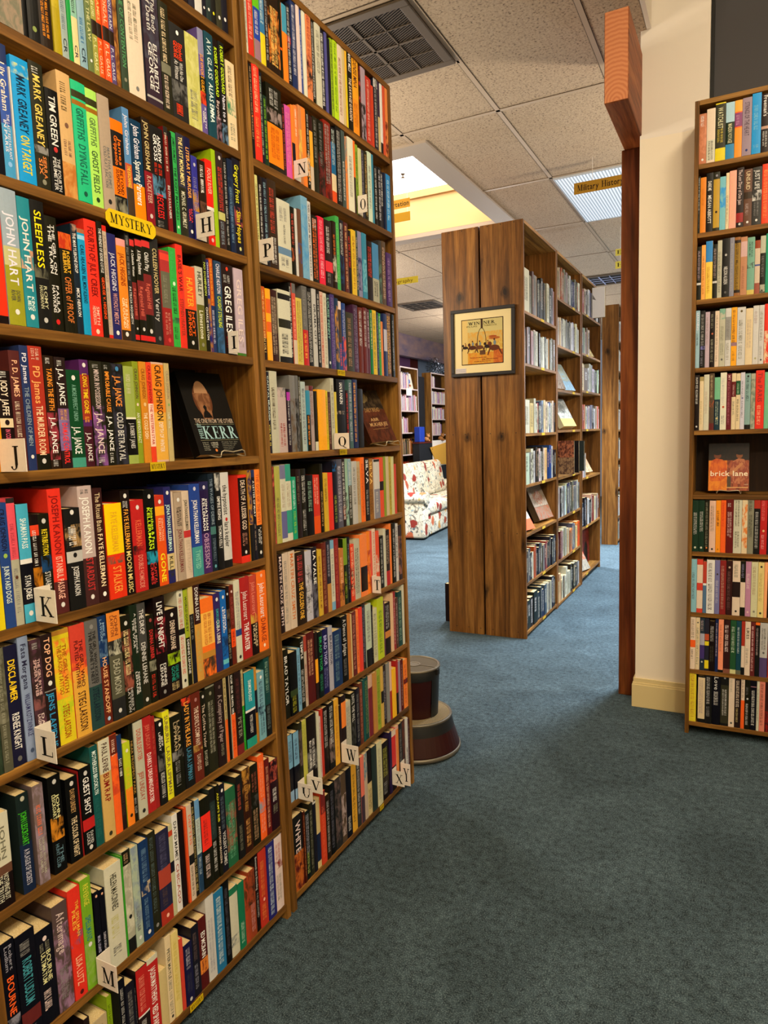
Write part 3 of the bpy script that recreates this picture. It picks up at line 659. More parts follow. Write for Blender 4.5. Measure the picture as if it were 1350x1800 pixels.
26 194 233|O 5 ccb;B 50 100 235;T 18 52 5c3 JOHN LESCROART;t 56 92 ccd A PLAGUE OF SECRETS
6 0
23 197 877|M 0 100 a9a;S 20 50 e86;S 54 90 ccb
10 0
29 198 111|O 6 ddd;T 19 44 eeb JOHN/LESCROART;M 42 66 d93;t 70 94 79a THE/HUNT CLUB
9 0
29 176 111|O 7 ddd;T 14 42 ca7 DAVID LINDSEY;t 47 94 edb THE COLOR OF NIGHT
4 180 922|
29 183 111|O 7 ddd;t 12 55 fff GUEST SHOT;B 60 73 c33;T 76 90 ddd DAVID/LOCKE;O 94 ddd
21 216 266|t 5 48 eff MOTHERLESS BROOKLYN;S 52 90 377
29 221 db7|B 0 33 ddc;T 4 32 532 PAUL LEVINE;t 34 62 922 BUM RAP;O 94 443
19 221 f73|B 0 20 732;S 5 20 ecb;M 20 60 d53
14 213 322|B 0 25 247;S 25 43 eee;S 60 85 544
20 190 cd3|B 55 100 f93;O 10 eed;S 30 58 ec4;O 88 432
12 226 221|t 18 72 b95 NEAR PROSPECT PARK;S 76 90 aaa
26 223 ccb|T 8 40 c65 DOUBLE DEXTER;T 52 82 b65 JEFF LINDSAY;O 93 333
25 224 b33|T 8 34 d76 JEFF LINDSAY;T 38 90 fee DARKLY DREAMING DEXTER
12 217 a33|S 10 40 c65;T 50 84 d44 DEXTER
23 202 222|O 5 fff;T 14 36 eee JEFF/LINDSAY;M 40 60 777;S 62 92 ccc
22 214 ee3|t 5 35 875 SUNBURN;T 40 94 875 LAURA LIPPMAN
37 194 221|T 8 44 cb9 LAURA/LIPPMAN;M 45 56 999;S 58 90 999
32 225 222|M 0 8 e53;t 5 54 fb5 LADY IN THE LAKE;T 56 92 59b LAURA LIPPMAN
33 225 732|O 8 b88;t 16 60 edc THE DEVIL'S COMPANY;M 58 66 b95;T 70 88 dcb DAVID LISS
20 218 221|O 6 ddd;t 15 66 dcb The Coffee Trader;T 70 88 bba DAVID LISS
34 224 332|O 9 998;S 18 78 bba;B 0 2 998
31 225 322|O 7 766;t 16 72 baa A Conspiracy of Paper;T 74 88 998 DAVID LISS
11 229 cb8|S 3 50 332;B 50 100 e73
14 238 111|
17 231 dcb|B 0 48 221;S 3 48 fff;B 48 100 f73;S 55 90 d43
28 226 322|S 8 50 744;T 55 80 998 PETER;B 88 100 833
13 226 cb8|S 5 40 887;B 45 100 3a3;S 50 90 7c6
43 212 112|B 0 50 3ab;B 50 53 eee;t 12 40 eff DIAMOND DUST;T 58 82 ddd PETER LOVESEY;B 88 100 3a9
11 213 c94|B 30 60 223;B 60 100 b83
31 195 8bc|O 8 fff;S 14 50 457;M 50 62 235;S 62 92 346
26 226 255|S 5 44 9ba;O 52 355;B 60 100 222;S 62 90 788
@A8 0.3020 0.693
27 221 112|T 4 26 aab Robert/Ludlum;T 32 66 f73 BOURNE;M 68 100 99a
40 216 112|S 8 20 999;T 24 66 5ab ROBERT LUDLUM;B 72 86 733;S 88 96 889
38 196 112|O 10 edd;S 14 22 998;T 24 56 eeb BOURNE/ULTIMATUM;S 64 84 dcc
35 224 655|M 20 100 a8a;T 8 46 dcc Afterimage;S 60 88 999
30 236 e43|T 12 44 fc5 THE SPELLMAN/FILES;M 40 52 968;T 62 88 fca LISA LUTZ;O 95 622
26 240 8b3|t 5 24 dd5 REVENGE;T 34 56 389 SPELLMANS;M 58 96 9b6;O 60 eee
4 0
15 195 112|O 5 fca;S 50 90 cce
14 192 112|O 5 fca;S 50 90 ccd
45 229 ddc|T 9 44 443 HELEN MACINNES;S 50 70 cc8;S 80 88 777
6 233 4a3|
23 238 bba|B 0 14 221;S 3 12 ca8;M 14 80 ddc;O 65 222;B 86 100 222
21 234 bcb|M 0 80 9ab;S 60 84 778;O 92 eee
28 235 247|S 8 40 79b;M 42 54 dca;S 58 88 79b;O 93 eee
24 240 332|S 5 80 677;O 94 999
39 228 335|S 4 40 668;B 40 60 b54;S 62 80 655;B 84 100 b43;O 92 fcb
14 226 cca|B 6 12 c53;B 40 52 223
19 243 eee|T 7 48 333 DAVID MAMET;t 51 92 b65 CHICAGO
19 241 211|
8 244 e63|
17 245 dcb|t 4 48 e86 DEPTHS;B 52 62 222;S 64 95 222
14 244 222|S 5 95 cb7
17 242 cdd|B 0 20 7ad;S 22 54 888;B 58 100 357;S 62 80 bcd
35 235 221|B 18 58 f43;S 24 52 933;S 64 90 dcc
22 245 344|B 0 14 222;B 55 100 221;S 18 50 566;S 58 90 ddd
14 245 221|t 8 40 ee4 ADAM'S RIB;T 45 86 edc ANTONIO MANZINI
23 239 223|O 7 eee;S 14 50 789;t 54 92 ddd VIOLENT CRIMES
41 213 375|M 18 80 a65;S 20 90 7b9
27 231 222|S 10 40 c65;S 60 90 887
34 237 421|M 0 30 c94;S 10 50 c95;S 60 92 da6
36 232 221|S 10 34 a65;M 38 52 555;S 55 92 ca8
29 245 f73|S 8 50 fb9;M 52 68 9ab;S 70 92 fba
22 223 722|S 10 90 eb9
37 207 312|M 0 30 c65;S 40 60 eee;S 64 76 998
@A9 0.0500 0.845
14 199 322|
45 172 cb9|S 10 50 643
13 203 9b2|S 10 60 560
19 210 221|
18 215 112|S 10 90 ccc
25 190 223|S 10 90 999
4 184 112|S 10 60 999;B 60 100 533
34 203 322|B 0 55 c33;B 55 57 eee;S 10 50 e98;S 62 80 ddd
35 202 ddc|B 6 100 c33;T 12 56 fff JASON MATTHEWS;t 60 96 fff RED SPARROW
24 149 dc9|
19 218 edb|T 15 50 665 PETER MAYLE;S 52 90 998;O 94 333
23 214 ed9|S 10 80 dc6
12 185 d54|
29 159 225|S 8 40 bbc;S 50 80 556;O 92 ddd
27 186 223|S 10 50 766;S 55 90 99a
29 188 622|T 20 56 fff ED MCBAIN;B 58 78 e94;S 60 76 833
31 229 ddd|S 28 90 aab
36 221 38b|S 8 90 dee
23 231 111|S 10 90 667
34 194 ddc|B 0 10 386;M 70 85 678
26 189 286|S 60 90 bdc
20 187 b53|M 0 50 742
29 195 a53|M 0 50 532;S 50 90 daa
17 229 211|t 4 46 ccc Beneath the Bleeding;T 50 82 999 VAL MCDERMID
36 226 c43|S 14 60 e95;O 65 fcb;S 70 90 e95
38 227 338|S 5 95 cde
39 225 edd|S 10 30 c77;M 32 44 933;S 52 86 998
@B1 2.4240 1.553
10 225 ddc|S 30 90 667
25 210 d43|S 5 80 fcb
29 210 7c2|B 38 76 35b;B 76 100 a89;S 42 70 eee
24 210 48b|B 62 100 ed3;S 5 50 dee
18 210 322|S 5 90 bbb
53 215 321|M 20 90 e94;S 20 90 fd8
11 210 221|B 60 63 f72
25 205 f93|B 0 36 5ac
20 219 223|S 5 95 ddd;M 40 55 c44
27 237 347|S 5 85 dde
17 245 edd|
14 237 35a|S 20 80 bce
18 245 eed|
29 245 e96|S 5 60 b44;M 50 90 433
20 240 221|S 5 95 ddd
33 239 ddc|S 10 60 998
23 233 223|S 5 95 fff
16 234 66a|
16 224 223|
19 231 ac3|S 5 90 443
27 241 ce3|S 5 90 483
30 245 edc|S 20 90 a75
17 245 dca|B 0 100 dc9
11 235 fc4|B 30 100 ed3
33 245 221|T 3 26 fff MARK MILLS;t 34 88 fed THE SAVAGE GARDEN
46 245 fb3|T 5 40 632 DENISE MINA;B 55 100 fa3;S 60 90 d83
14 229 421|M 0 50 b55
34 233 bab|M 50 100 333
39 217 c43|S 5 95 fcb
20 203 d53|
31 242 334|S 5 95 ccc;M 0 15 ddd
16 235 dc9|B 0 50 435
19 242 eee|B 85 100 222
19 242 d64|
21 241 e95|M 50 100 732
@B2 2.1630 1.557
13 236 222|S 3 80 ca8;O 55 f83
31 243 e43|S 3 50 fca;S 55 85 fa6
14 235 223|S 5 90 bcb
18 181 243|S 5 90 9c3
71 223 221|S 5 25 ccc;M 28 44 a99;B 46 94 f92;S 50 85 d72
14 193 322|S 5 90 c55
29 197 d6b|S 10 80 fac
17 207 f94|B 50 80 223
17 213 f95|S 5 40 fed
18 220 d96|M 30 80 ec6
27 223 f94|
16 222 221|S 5 95 ddd;M 50 90 fb5
19 213 422|B 20 68 fb4;B 68 100 dcb
27 219 332|S 5 60 999
35 220 221|S 5 60 888;M 40 100 733
44 233 932|M 50 100 511;S 5 80 bbb
29 227 27a|B 0 20 222;S 3 50 dee;B 62 85 edb;B 85 100 e63
34 239 222|S 5 95 ddd
22 238 566|S 40 90 eee
16 227 e95|M 0 50 899
38 232 eed|S 25 80 999
14 232 f83|B 50 100 433
19 226 9b4|S 10 90 342
22 220 dda|S
21 223 445|S 5 90 99a
24 226 332|S 5 95 ec8
30 232 ded|S 20 80 999
15 232 49b|
26 200 222|S 5 90 ddd
26 203 222|S 5 90 dde
21 196 223|S 5 60 eee
18 197 235|
36 199 39d|S 10 80 cef
@B3 1.8930 1.560
13 229 dd9|S 10 90 876
18 231 211|S 10 90 ddd
23 231 223|S 5 95 9bc
42 237 432|S 10 60 c54;S 65 95 eee
66 197 ddc|S 10 30 aaa;t 34 60 888 NATURAL CAUSES;B 66 76 79b;S 80 92 999
21 191 221|S 10 55 d65;M 60 80 b64
13 191 ddd|
19 194 754|M 50 80 46a
36 236 8bd|M 10 90 6ad
19 230 ddd|S 3 95 234
38 197 221|S 5 95 f84;S 5 20 ddd
35 202 e35|S 5 50 fab;S 55 90 fcd
44 201 322|S 10 50 ddd;B 62 78 e45;S 80 95 999
25 207 321|S 20 50 e83;M 50 90 ccb
24 229 5b6|S 10 90 8d8
28 224 223|S 5 50 ddd;M 50 90 358
26 222 633|S 5 95 eb8
22 204 211|S 10 60 d43
30 211 ec4|S 10 90 a73
16 215 355|S 10 90 cba
28 217 99b|M 40 90 447
32 218 49b|M 40 90 8cd
42 200 211|S 10 60 e54
49 202 59c|B 60 100 bba;S 65 90 444
23 221 444|M 30 100 687
32 224 654|S 10 90 ecb
42 190 537|S 10 90 b9c
@B4 1.6370 1.565
17 197 c62|B 70 100 321;S 5 90 ec8
23 194 fb3|B 14 34 e73;B 46 60 e73
34 196 422|B 10 60 654;S 10 90 cba
60 202 ddc|B 5 13 222;B 40 52 332;B 92 100 222;S 60 88 555
12 230 222|S 5 90 ddd
19 230 d65|B 0 12 777;B 70 100 dcb;S 20 68 fba
32 193 dc6|S 5 95 a85
29 232 777|B 55 100 c33;S 5 50 999;S 60 90 fb5
26 231 222|S 5 95 ddd
23 233 ccc|t 20 72 333 DRAMA CITY
19 232 222|S 5 95 ddd
20 231 dba|S 5 95 c54
20 230 ddc|S 5 95 a98
24 230 234|T 5 60 9cb LOUISE PENNY;O 92 eee
27 235 548|S 5 95 a9c
23 226 246|M 10 90 c94
20 220 edd|B 12 60 543;B 60 100 359;S 62 95 e64
24 217 359|S 10 50 dde;M 50 100 e64
50 192 443|S 10 90 b97
33 223 535|S 5 95 a9b
33 219 732|S 5 60 ddd
29 223 733|S 5 60 ddd
20 221 634|S 5 60 dcd
20 222 285|S 5 60 edb
31 224 ec3|S 5 90 784
16 221 246|S 5 90 9ab
16 219 4a4|S 5 60 eee
21 193 e95|
27 223 347|B 25 60 ccd
39 231 643|S 5 95 fc6
20 229 122|S 10 90 bbb
@B5 1.3800 1.570
13 225 223|t 5 60 dee CAPITAL MURDER;S 65 90 ed6
35 228 ccb|S 20 70 654
42 185 cbb|M 0 15 888;S 55 90 b44
18 182 323|B 5 18 b4b;S 18 50 ddd;S 55 90 ccc
28 222 888|M 30 100 765
18 223 777|M 30 100 333
11 220 554|S 5 60 ddd
25 207 bcc|S 10 90 778
22 182 49b|B 40 100 221;S 42 90 fa4
24 197 baa|B 0 8 733;S 10 60 854
18 182 221|B 85 100 ddc
47 188 fb3|
14 186 dc3|S 10 90 a83
19 183 533|S 10 90 a87
21 227 ccb|S 10 70 998
13 184 dc5|
56 226 111|T 5 35 fff IAN RANKIN;M 45 50 cba
22 192 322|S 5 90 d44
27 229 577|S 5 90 ccd
33 231 236|S 5 90 fb5
36 201 222|
@B6 1.1220 1.570
9 221 733|M 0 100 c65
26 220 bb6|S 40 90 775
28 223 ddc|B 0 18 88a;B 60 95 77a;S 25 55 ba9
29 224 ddc|B 0 22 4a9;B 60 90 4a9;S 25 55 ba9
23 185 2a8|S 5 50 dff;S 55 90 ad4
26 206 322|S 10 50 876
29 206 221|S 10 50 ddd;S 60 90 ccc
38 185 111|S 10 60 9ba
39 183 d43|B 70 100 e62;S 5 50 fcb
18 216 221|S 40 90 ca7
26 186 db4|S 10 50 863
31 185 e43|
27 220 223|M 0 15 27b;S 50 90 ab5
35 225 667|S 10 90 ccd
22 226 322|S 5 90 eee;M 70 90 b63
18 225 acb|M 50 100 433
23 224 9bc|B 40 100 443;S 5 90 ddd
33 214 ccc|S 10 70 777
29 212 cb9|S 10 70 a73
29 225 f83|S 10 90 c53
32 219 222|T 2 40 fff SILVA;S 50 90 bbb
34 218 a73|T 5 42 fd8 SILVA;S 50 90 542
44 213 ddd|B 0 4 222;B 50 100 99a;S 55 90 ddd
33 219 e64|B 40 55 322
19 221 9a4|
28 220 dca|
17 219 cb5|S 10 90 875
21 218 dda|
23 189 d54|
@B7 0.8600 1.570
23 231 322|T 3 90 edd MARTIN CRUZ SMITH
30 230 dcb|S 10 90 999
33 231 dcb|T 3 88 d84 MARTIN CRUZ SMITH
52 222 321|S 5 40 c55;t 42 92 fc5 THE GOLDEN ONE
41 217 ccd|M 20 90 556;S 20 90 eee
31 223 223|t 5 52 fff LA VALSE;M 50 100 778
24 211 db4|S 10 90 843
28 229 732|S 10 90 b86
25 230 334|B 60 100 c95;S 5 50 bbc
24 229 8bd|B 12 88 ddc;S 20 80 999
29 231 933|S 10 90 c65
29 193 c84|S 15 60 fca;M 60 90 632
27 223 231|B 0 40 8a3;S 50 90 ab3
18 224 112|S 10 80 99a
28 196 e53|M 40 80 222;S 5 90 fdb
43 208 ccb|S 15 90 333
49 220 f95|B 52 92 211
28 223 f93|M 30 90 c53
14 222 e65|
24 228 edc|S 5 90 d64
29 216 e64|M 40 70 edc
30 194 221|S 5 90 ccc
22 217 ddc|
34 209 321|B 74 100 c33;S 10 60 cba
17 229 f95|
29 229 221|S 10 90 ddd
24 223 ddd|S 5 60 222
34 214 433|M 20 90 a76
@B8 0.5990 1.570
29 209 221|T 10 80 eee BRAD TAYLOR
40 192 111|B 60 70 453;S 70 95 aa3
18 194 8bd|S 10 90 457
24 222 221|t 5 30 eee TEMPLE;S 45 90 ddd
15 222 cba|B 0 22 b54;S 40 90 b66
45 225 622|S 10 60 eb9
17 217 322|B 40 75 fb3
28 213 122|T 8 60 3b7 BRAD THOR;S 65 90 4a8
36 213 226|T 10 56 ccf BRAD THOR;S 60 90 99c
26 214 bbc|T 14 60 446 BRAD THOR
56 190 247|S 8 50 8ab;S 55 90 79a
40 226 111|t 5 60 ddd A Dance of Judges;S 65 90 888
23 225 c84|
9 220 dc9|
30 223 733|S 5 90 c98
19 224 f95|S 10 90 d53
24 228 e54|
25 234 333|S 5 90 99b
41 227 cdc|B 72 100 222;S 10 60 888
12 216 222|S 10 90 999
35 200 ddb|S 10 90 998
50 229 cd3|S 20 90 483
12 208 746|
47 197 211|S 5 50 ddd;B 55 68 d95
22 224 eca|
20 226 a33|S 10 90 dbb
24 199 643|S 10 90 baa
36 217 255|S 10 90 9ba
17 238 ddc|
@B9 0.3380 1.570
26 209 112|B 0 50 8bd;B 84 100 9bd;S 10 40 568
29 208 112|B 0 50 8bd;B 84 100 9bd;S 10 40 568
20 227 332|M 10 60 766
28 224 cc6|S 5 50 994
55 225 211|S 35 75 fff;M 50 80 888
14 223 ddc|
11 203 dcc|S 10 90 b76
15 222 c43|
32 220 211|S 5 60 ddd
35 224 222|S 5 60 ddd;M 50 90 877
29 224 eb4|S 10 90 c83
16 195 322|
31 221 322|B 10 50 f94
36 188 ccb|S 10 90 999
35 206 221|t 3 50 ddd UNTIL THE WILL;M 50 90 555
27 211 223|S 10 90 999
24 222 743|S 10 90 c87
15 226 266|
29 228 255|S 5 90 9b7
32 226 dba|B 20 100 834
30 227 c95|
31 228 ab4|S 10 90 583
21 229 db6|B 40 60 222
27 228 322|S 10 90 aab
27 229 999|
19 225 ecb|B 50 100 b43
34 193 fc3|
22 216 b33|B 60 100 211
23 205 a9a|
24 205 611|S 10 90 ca9
36 197 f94|B 40 50 622;S 10 90 c43
@B10 0.0500 1.570
52 236 222|T 8 50 edd WHITE;B 50 100 c73;M 50 100 622
13 232 521|S 5 90 c85
26 223 122|S 5 60 ccd;S 60 90 bc7
21 237 332|S 10 90 998
18 233 223|B 0 3 ddd
24 232 dc9|B 50 90 235
30 243 d53|B 0 30 833;S 20 90 e75
26 220 321|S 10 90 bbb
34 243 111|S 10 90 778
42 245 333|M 0 90 766
32 245 654|M 30 90 baa
38 245 112|S 70 90 ddd
37 245 eb4|S 15 85 542
31 245 444|S 5 80 ccc
26 245 e87|B 60 100 545
25 245 cba|M 0 40 79a
34 245 211|B 50 100 dc9;S 60 90 654
38 245 344|
42 245 ddb|S 10 90 aa9
62 223 211|S 10 60 bb5;S 70 90 999
22 245 325|
39 241 d44|B 0 10 edc;B 60 100 211
23 245 eba|B 5 95 e95
33 245 333|S 10 90 999
30 245 743|M 0 90 433
22 245 ddd|S 50 90 222
18 236 522|S 10 90 988
@C1 2.5220 -0.197
29 201 c86|M 10 80 d97;S 4 26 eee;O 92 eee
33 215 edc|B 58 96 ddc;S 60 94 555
39 230 443|B 78 100 ed3;B 0 2 ed3;t 8 44 ddb WATCHLIST;S 45 68 dc5
33 223 8cd|B 0 35 bde;B 35 74 132;B 74 100 49c;t 38 72 ddb MAIDEN VOYAGE
28 224 f73|B 0 20 fb5;B 22 46 958;B 48 100 fa4;S 26 42 dac
35 226 a9a|t 8 66 656 STRINGS OF THE HEART;O 91 348
34 235 3ae|S 20 60 8ce;S 85 90 8ce
30 226 322|t 3 38 eee Freeman's;B 55 60 ca9;S 64 90 ddd
@C2 2.2400 -0.197
9 233 221|S 3 60 ddd;S 60 90 777
23 226 e93|S 20 50 d82
27 239 222|t 14 30 eee DARE ME;T 38 86 eee MEGAN ABBOTT
25 238 332|B 12 95 ca4;O 6 aab;O 68 321
23 215 8cd|M 20 60 4ae
13 227 edb|S 40 90 998
27 232 fba|S 10 90 eca
27 238 322|T 4 62 dcc The Lost Diary of Don Juan;B 76 92 a33;O 95 ddd
31 227 754|t 4 36 dca UNSAID;B 40 52 432;S 60 80 baa;O 93 eee
35 229 444|t 5 38 ddd JUST LIFE;M 40 58 ddd;S 60 84 999;O 92 eee
28 235 e53|S 10 90 fa6
@C3 1.9610 -0.197
18 223 221|S 8 62 bab;B 68 72 ddd
17 227 fb6|S 20 90 c84
27 240 fd6|B 0 36 49d;S 45 90 c93
18 224 221|S 8 62 baa;B 68 72 ddd
18 237 ccb|S 20 90 887
29 241 222|O 28 ccc;T 48 78 ddd NELSON ALGREN;O 92 777
18 241 99a|S 10 90 bbb
23 240 a74|B 5 95 321;B 10 90 a83;S 10 90 221
25 237 c97|B 8 34 dbb;S 50 90 a76
28 232 8ba|S 8 34 355;M 44 54 422;B 92 100 dc7
20 216 dcb|B 0 15 a53;B 45 48 56a;B 80 100 a65
20 231 221|B 0 30 ccb;S 35 70 888;M 85 100 bba
17 237 3a8|
@C4 1.6700 -0.197
17 245 acd|T 4 34 eef LEARNING;S 40 60 345
21 243 222|S 6 60 bbb;M 62 68 88c;S 70 96 99a
18 236 cbc|S 10 60 a99
20 236 211|S 5 30 998;O 40 c75;S 50 90 998
17 236 edc|S 8 90 a98
23 243 ccb|M 0 18 8ba;S 30 55 998;S 60 80 998;O 88 777
23 243 ddd|B 15 55 aaa;S 20 50 888;S 60 88 998
22 244 fb3|S 5 60 643;B 60 66 a89;S 75 92 a72
32 242 ddd|O 7 763;S 22 62 887;S 66 90 998
28 234 edb|S 20 70 cba
22 242 ddd|S 10 30 baa;O 90 bb9
20 242 ddd|S 10 60 998;S 70 90 aaa;O 93 555
18 245 e43|M 45 100 edb
@C5 1.3980 -0.197
20 242 211|S 4 52 ddd;O 93 ddd
17 233 edb|B 0 8 ba7;S 45 90 cb8
22 241 ddc|S 30 70 cba
20 245 654|S 4 44 cb9;M 48 60 c64;B 88 100 733
23 227 8ca|B 42 100 245;S 46 90 bcb;O 78 dc9
25 245 eed|S 10 55 ccc;O 60 c64;S 75 90 aaa
19 239 723|t 3 12 dbb MY;S 14 90 b78
17 240 edb|B 15 42 722;S 20 40 dbb;S 50 75 998
17 238 edb|B 13 38 264;S 18 36 bdb;S 46 85 665
17 241 dde|S 15 80 889;O 45 88b
22 235 9bb|B 92 100 222;S 8 50 355;O 5 333
18 234 bba|M 10 100 898
33 245 e43|T 4 54 a33 The PARIS;S 60 92 fb9
17 236 8ca|
@C7 0.8560 -0.197
26 232 243|S 24 66 ddd;O 92 ddc
24 232 243|S 22 60 ddd;O 92 ddc
19 234 221|S 5 90 998;O 92 e95
26 231 ecb|S 10 60 987;O 94 444
20 233 fa3|S 20 50 743;O 94 c82
21 234 f73|S 5 50 d53
29 240 722|S 8 16 dcc;S 24 70 ecc
33 243 ddc|S 4 50 665;S 60 90 665
22 241 edb|M 10 90 e95
24 245 998|S 5 25 443;S 30 70 443
24 243 222|B 0 18 b43;S 24 90 ccc
27 245 c33|S 5 40 e88;O 58 ec9;S 65 90 eaa
@C8 0.5760 -0.197
23 245 9cd|S 25 75 678
25 245 d54|B 10 44 edc;B 58 92 edc
15 235 c54|B 42 100 68a;B 42 46 eee
33 245 eee|S 6 40 777;S 45 92 555
21 245 88b|O 26 543;S 38 80 ccd
25 245 933|S 10 90 ca9
25 245 422|O 12 cba;S 20 90 866
31 245 edc|B 38 66 322;S 6 30 998;O 92 444
20 245 221|B 38 84 edc;S 5 30 99b
22 245 c9b|S 22 50 edd;O 92 ecc
26 245 ddb|S 8 60 ba8;O 90 998
24 245 ed9|S 20 70 cb7;O 8 554;O 92 554
13 245 fb8|
@C9 0.3080 -0.197
22 245 edc|S 5 40 765;B 44 58 f73;S 62 80 766
18 245 edb|O 10 555;S 20 90 998
20 245 345|B 30 52 bbc;S 5 25 cbb;B 52 78 548;O 84 ddc
18 245 334|B 30 42 c64;B 44 52 ed3;B 80 96 ed3
25 233 211|S 10 40 ccc;S 50 80 665
13 245 236|S 8 70 cbb
21 245 fa8|S 10 60 c75;B 95 100 222
27 245 422|S 10 60 edd;B 92 100 965
24 245 364|S 12 60 cdc;B 92 100 dda
20 245 256|S 12 60 cdd;B 92 100 776
14 245 b43|B 46 86 edc;B 86 100 222
22 245 edc|t 12 32 443 LIKES;S 50 80 998
18 245 733|S 8 90 ecc
18 245 222|B 0 5 f83;S 10 60 baa
30 245 ccc|S 10 50 666;O 55 777;B 64 100 658
@C10 0.0590 -0.197
29 236 ed4|S 5 90 c94
7 0
30 220 222|B 3 92 edb;S 8 80 baa
29 232 222|S 5 60 ccc;S 65 85 999
35 236 112|t 5 30 ddd Love;S 34 60 ddd
33 244 222|B 22 95 443;S 30 80 ddd;O 8 999
24 233 edc|S 5 30 bba;O 92 666
25 239 322|S 8 60 edc;S 62 90 cb8
15 239 edc|B 45 100 f73;S 5 40 987
22 229 221|O 38 ddd;S 15 30 888;S 48 90 ddd
25 229 112|S 20 90 ddd;B 12 13 c9a
11 240 ddc|S 20 80 998
22 242 e98|S 10 90 532
15 239 422|M 60 100 922"""
# ---------------------------------------------------------------- one book
def put_text(mb, V, F, w_, t, h, a, b_, col, x0, x1, y, mode='spine'):
    # lay text of width w_ (cap height .73) down the spine between fractions a..b, across x0..x1
    L_ = (b_-a)*h; capw = (x1-x0); s1 = capw/.73; s2 = L_/w_
    if s2 > s1*1.9: s2 = s1*1.9
    if s1 > s2*2.3: s1 = s2*2.3
    xo = x0+(capw-s1*.73)/2; zt = h*(1-a)-(L_-s2*w_)/2
    i = len(mb.v)
    for vx, vy in V:
        x = xo+vy*s1; mb.v.append((x, y(x), zt-vx*s2))
    for f in F: mb.f.append(tuple(k+i for k in f)); mb.c.append(col); mb.a.append(col); mb.mi.append(0)
def book_geo(t, h, d, bg, spec, rng, detail=True):
    cv, pg = MB(), MB()
    bul = min(.0012, t*.05)
    ys = lambda x: -bul*(1-(2*x/t-1)**2)
    bands = []; mots = []; rest = []
    for sg in spec.split(';'):  # bands, mottled art, lettering, marks
        p = sg.split(' ')
        if not sg: continue
        if p[0] == 'B': bands.append((float(p[1])/100, float(p[2])/100, p[3]))
        elif p[0] == 'M': mots.append((float(p[1])/100, float(p[2])/100, p[3]))
        else: rest.append(p)
    cuts = sorted(set([0, 1]+[min(max(q, 0), 1) for b_ in bands+mots for q in b_[:2]]))
    nx = 4 if detail else 2
    for a, b_ in zip(cuts, cuts[1:]):
        md = (a+b_)/2; c = bg
        for q in bands:
            if q[0] <= md <= q[1]: c = q[2]
        al = c
        for q in mots:
            if q[0] <= md <= q[1]: al = q[2]
        for k in range(nx):
            xa, xb = t*k/nx, t*(k+1)/nx
            cv.face([(xa, ys(xa), h*(1-b_)), (xb, ys(xb), h*(1-b_)), (xb, ys(xb), h*(1-a)), (xa, ys(xa), h*(1-a))], c, al)
    bt = .0009
    cv.box(0, bt, 0, d, 0, h, bg); cv.box(t-bt, t, 0, d, 0, h, bg)
    cv.face([(0, .0012, 0), (t, .0012, 0), (t, .0012, h), (0, .0012, h)][::-1], bg)
    cv.face([(t*k/nx, ys(t*k/nx), h) for k in range(nx+1)]+[(t, .0012, h), (0, .0012, h)], bg)
    cv.face(([(t*k/nx, ys(t*k/nx), 0) for k in range(nx+1)]+[(t, .0012, 0), (0, .0012, 0)])[::-1], bg)
    pg.box(bt+.0002, t-bt-.0002, .0014, d-.003, .002, h-.0022)
    yt = lambda x: ys(x)-.00035
    for p in rest:
        k = p[0]
        if k == 'O':
            z = h*(1-float(p[1])/100); r = min(t*.19, .0044); cx = t/2
            cv.face([(cx+r*math.cos(i*math.pi/5), yt(cx), z+r*1.15*math.sin(i*math.pi/5)) for i in range(10)], p[2])
        elif k in 'Tt':
            a, b_ = float(p[1])/100, float(p[2])/100; lines = ' '.join(p[4:]).split('/')
            n = len(lines); mg = t*.20; wd = (t-2*mg)/n
            for i, ln in enumerate(lines):
                V, F, w_ = layout(ln)
                xa = t-mg-(i+1)*wd+wd*.08; put_text(cv, V, F, w_, t, h, a, b_, p[3], xa, xa+wd*.86, yt)
        elif k == 'S':
            a, b_ = float(p[1])/100, float(p[2])/100; n = 1 if t < .022 or rng.random() < .6 else 2
            for i in range(n):
                wd = t*.60/n; xa = t*.2+i*wd*1.02; wd *= rng.uniform(.62, .85)
                z = h*(1-a); end = h*(1-b_); st = rng.uniform(.0022, .0040)*(1 if n == 1 else .8)
                word = rng.randint(4, 8)
                while z > end:
                    ll = st*rng.uniform(.55, .95)
                    for (u0, u1, v0, v1) in ([(0, 1, 0, .34), (0, .3, .34, 1)], [(0, 1, 0, .34), (.7, 1, .34, .8), (0, .25, .34, .9)], [(0, 1, .2, .6)], [(0, 1, 0, .3), (0, 1, .66, 1), (.35, .6, .3, .66)])[rng.randint(0, 3)]:
                        A, B, C_, D_ = xa+u0*wd, xa+u1*wd, z-v0*ll, z-v1*ll
                        cv.face([(A, yt(A), D_), (B, yt(B), D_), (B, yt(B), C_), (A, yt(A), C_)], p[3])
                    z -= st*1.08; word -= 1
                    if word == 0: z -= st*.9; word = rng.randint(3, 8)
    return cv, pg
BOOKS = []   # candidates: dict(t,h,d,bg,spec, loc, rz, row, idx)
FX = -1.170  # front plane of the left bookcases
YC = 3.364   # front plane of the right bookcase
ROWS = {}
cur = None
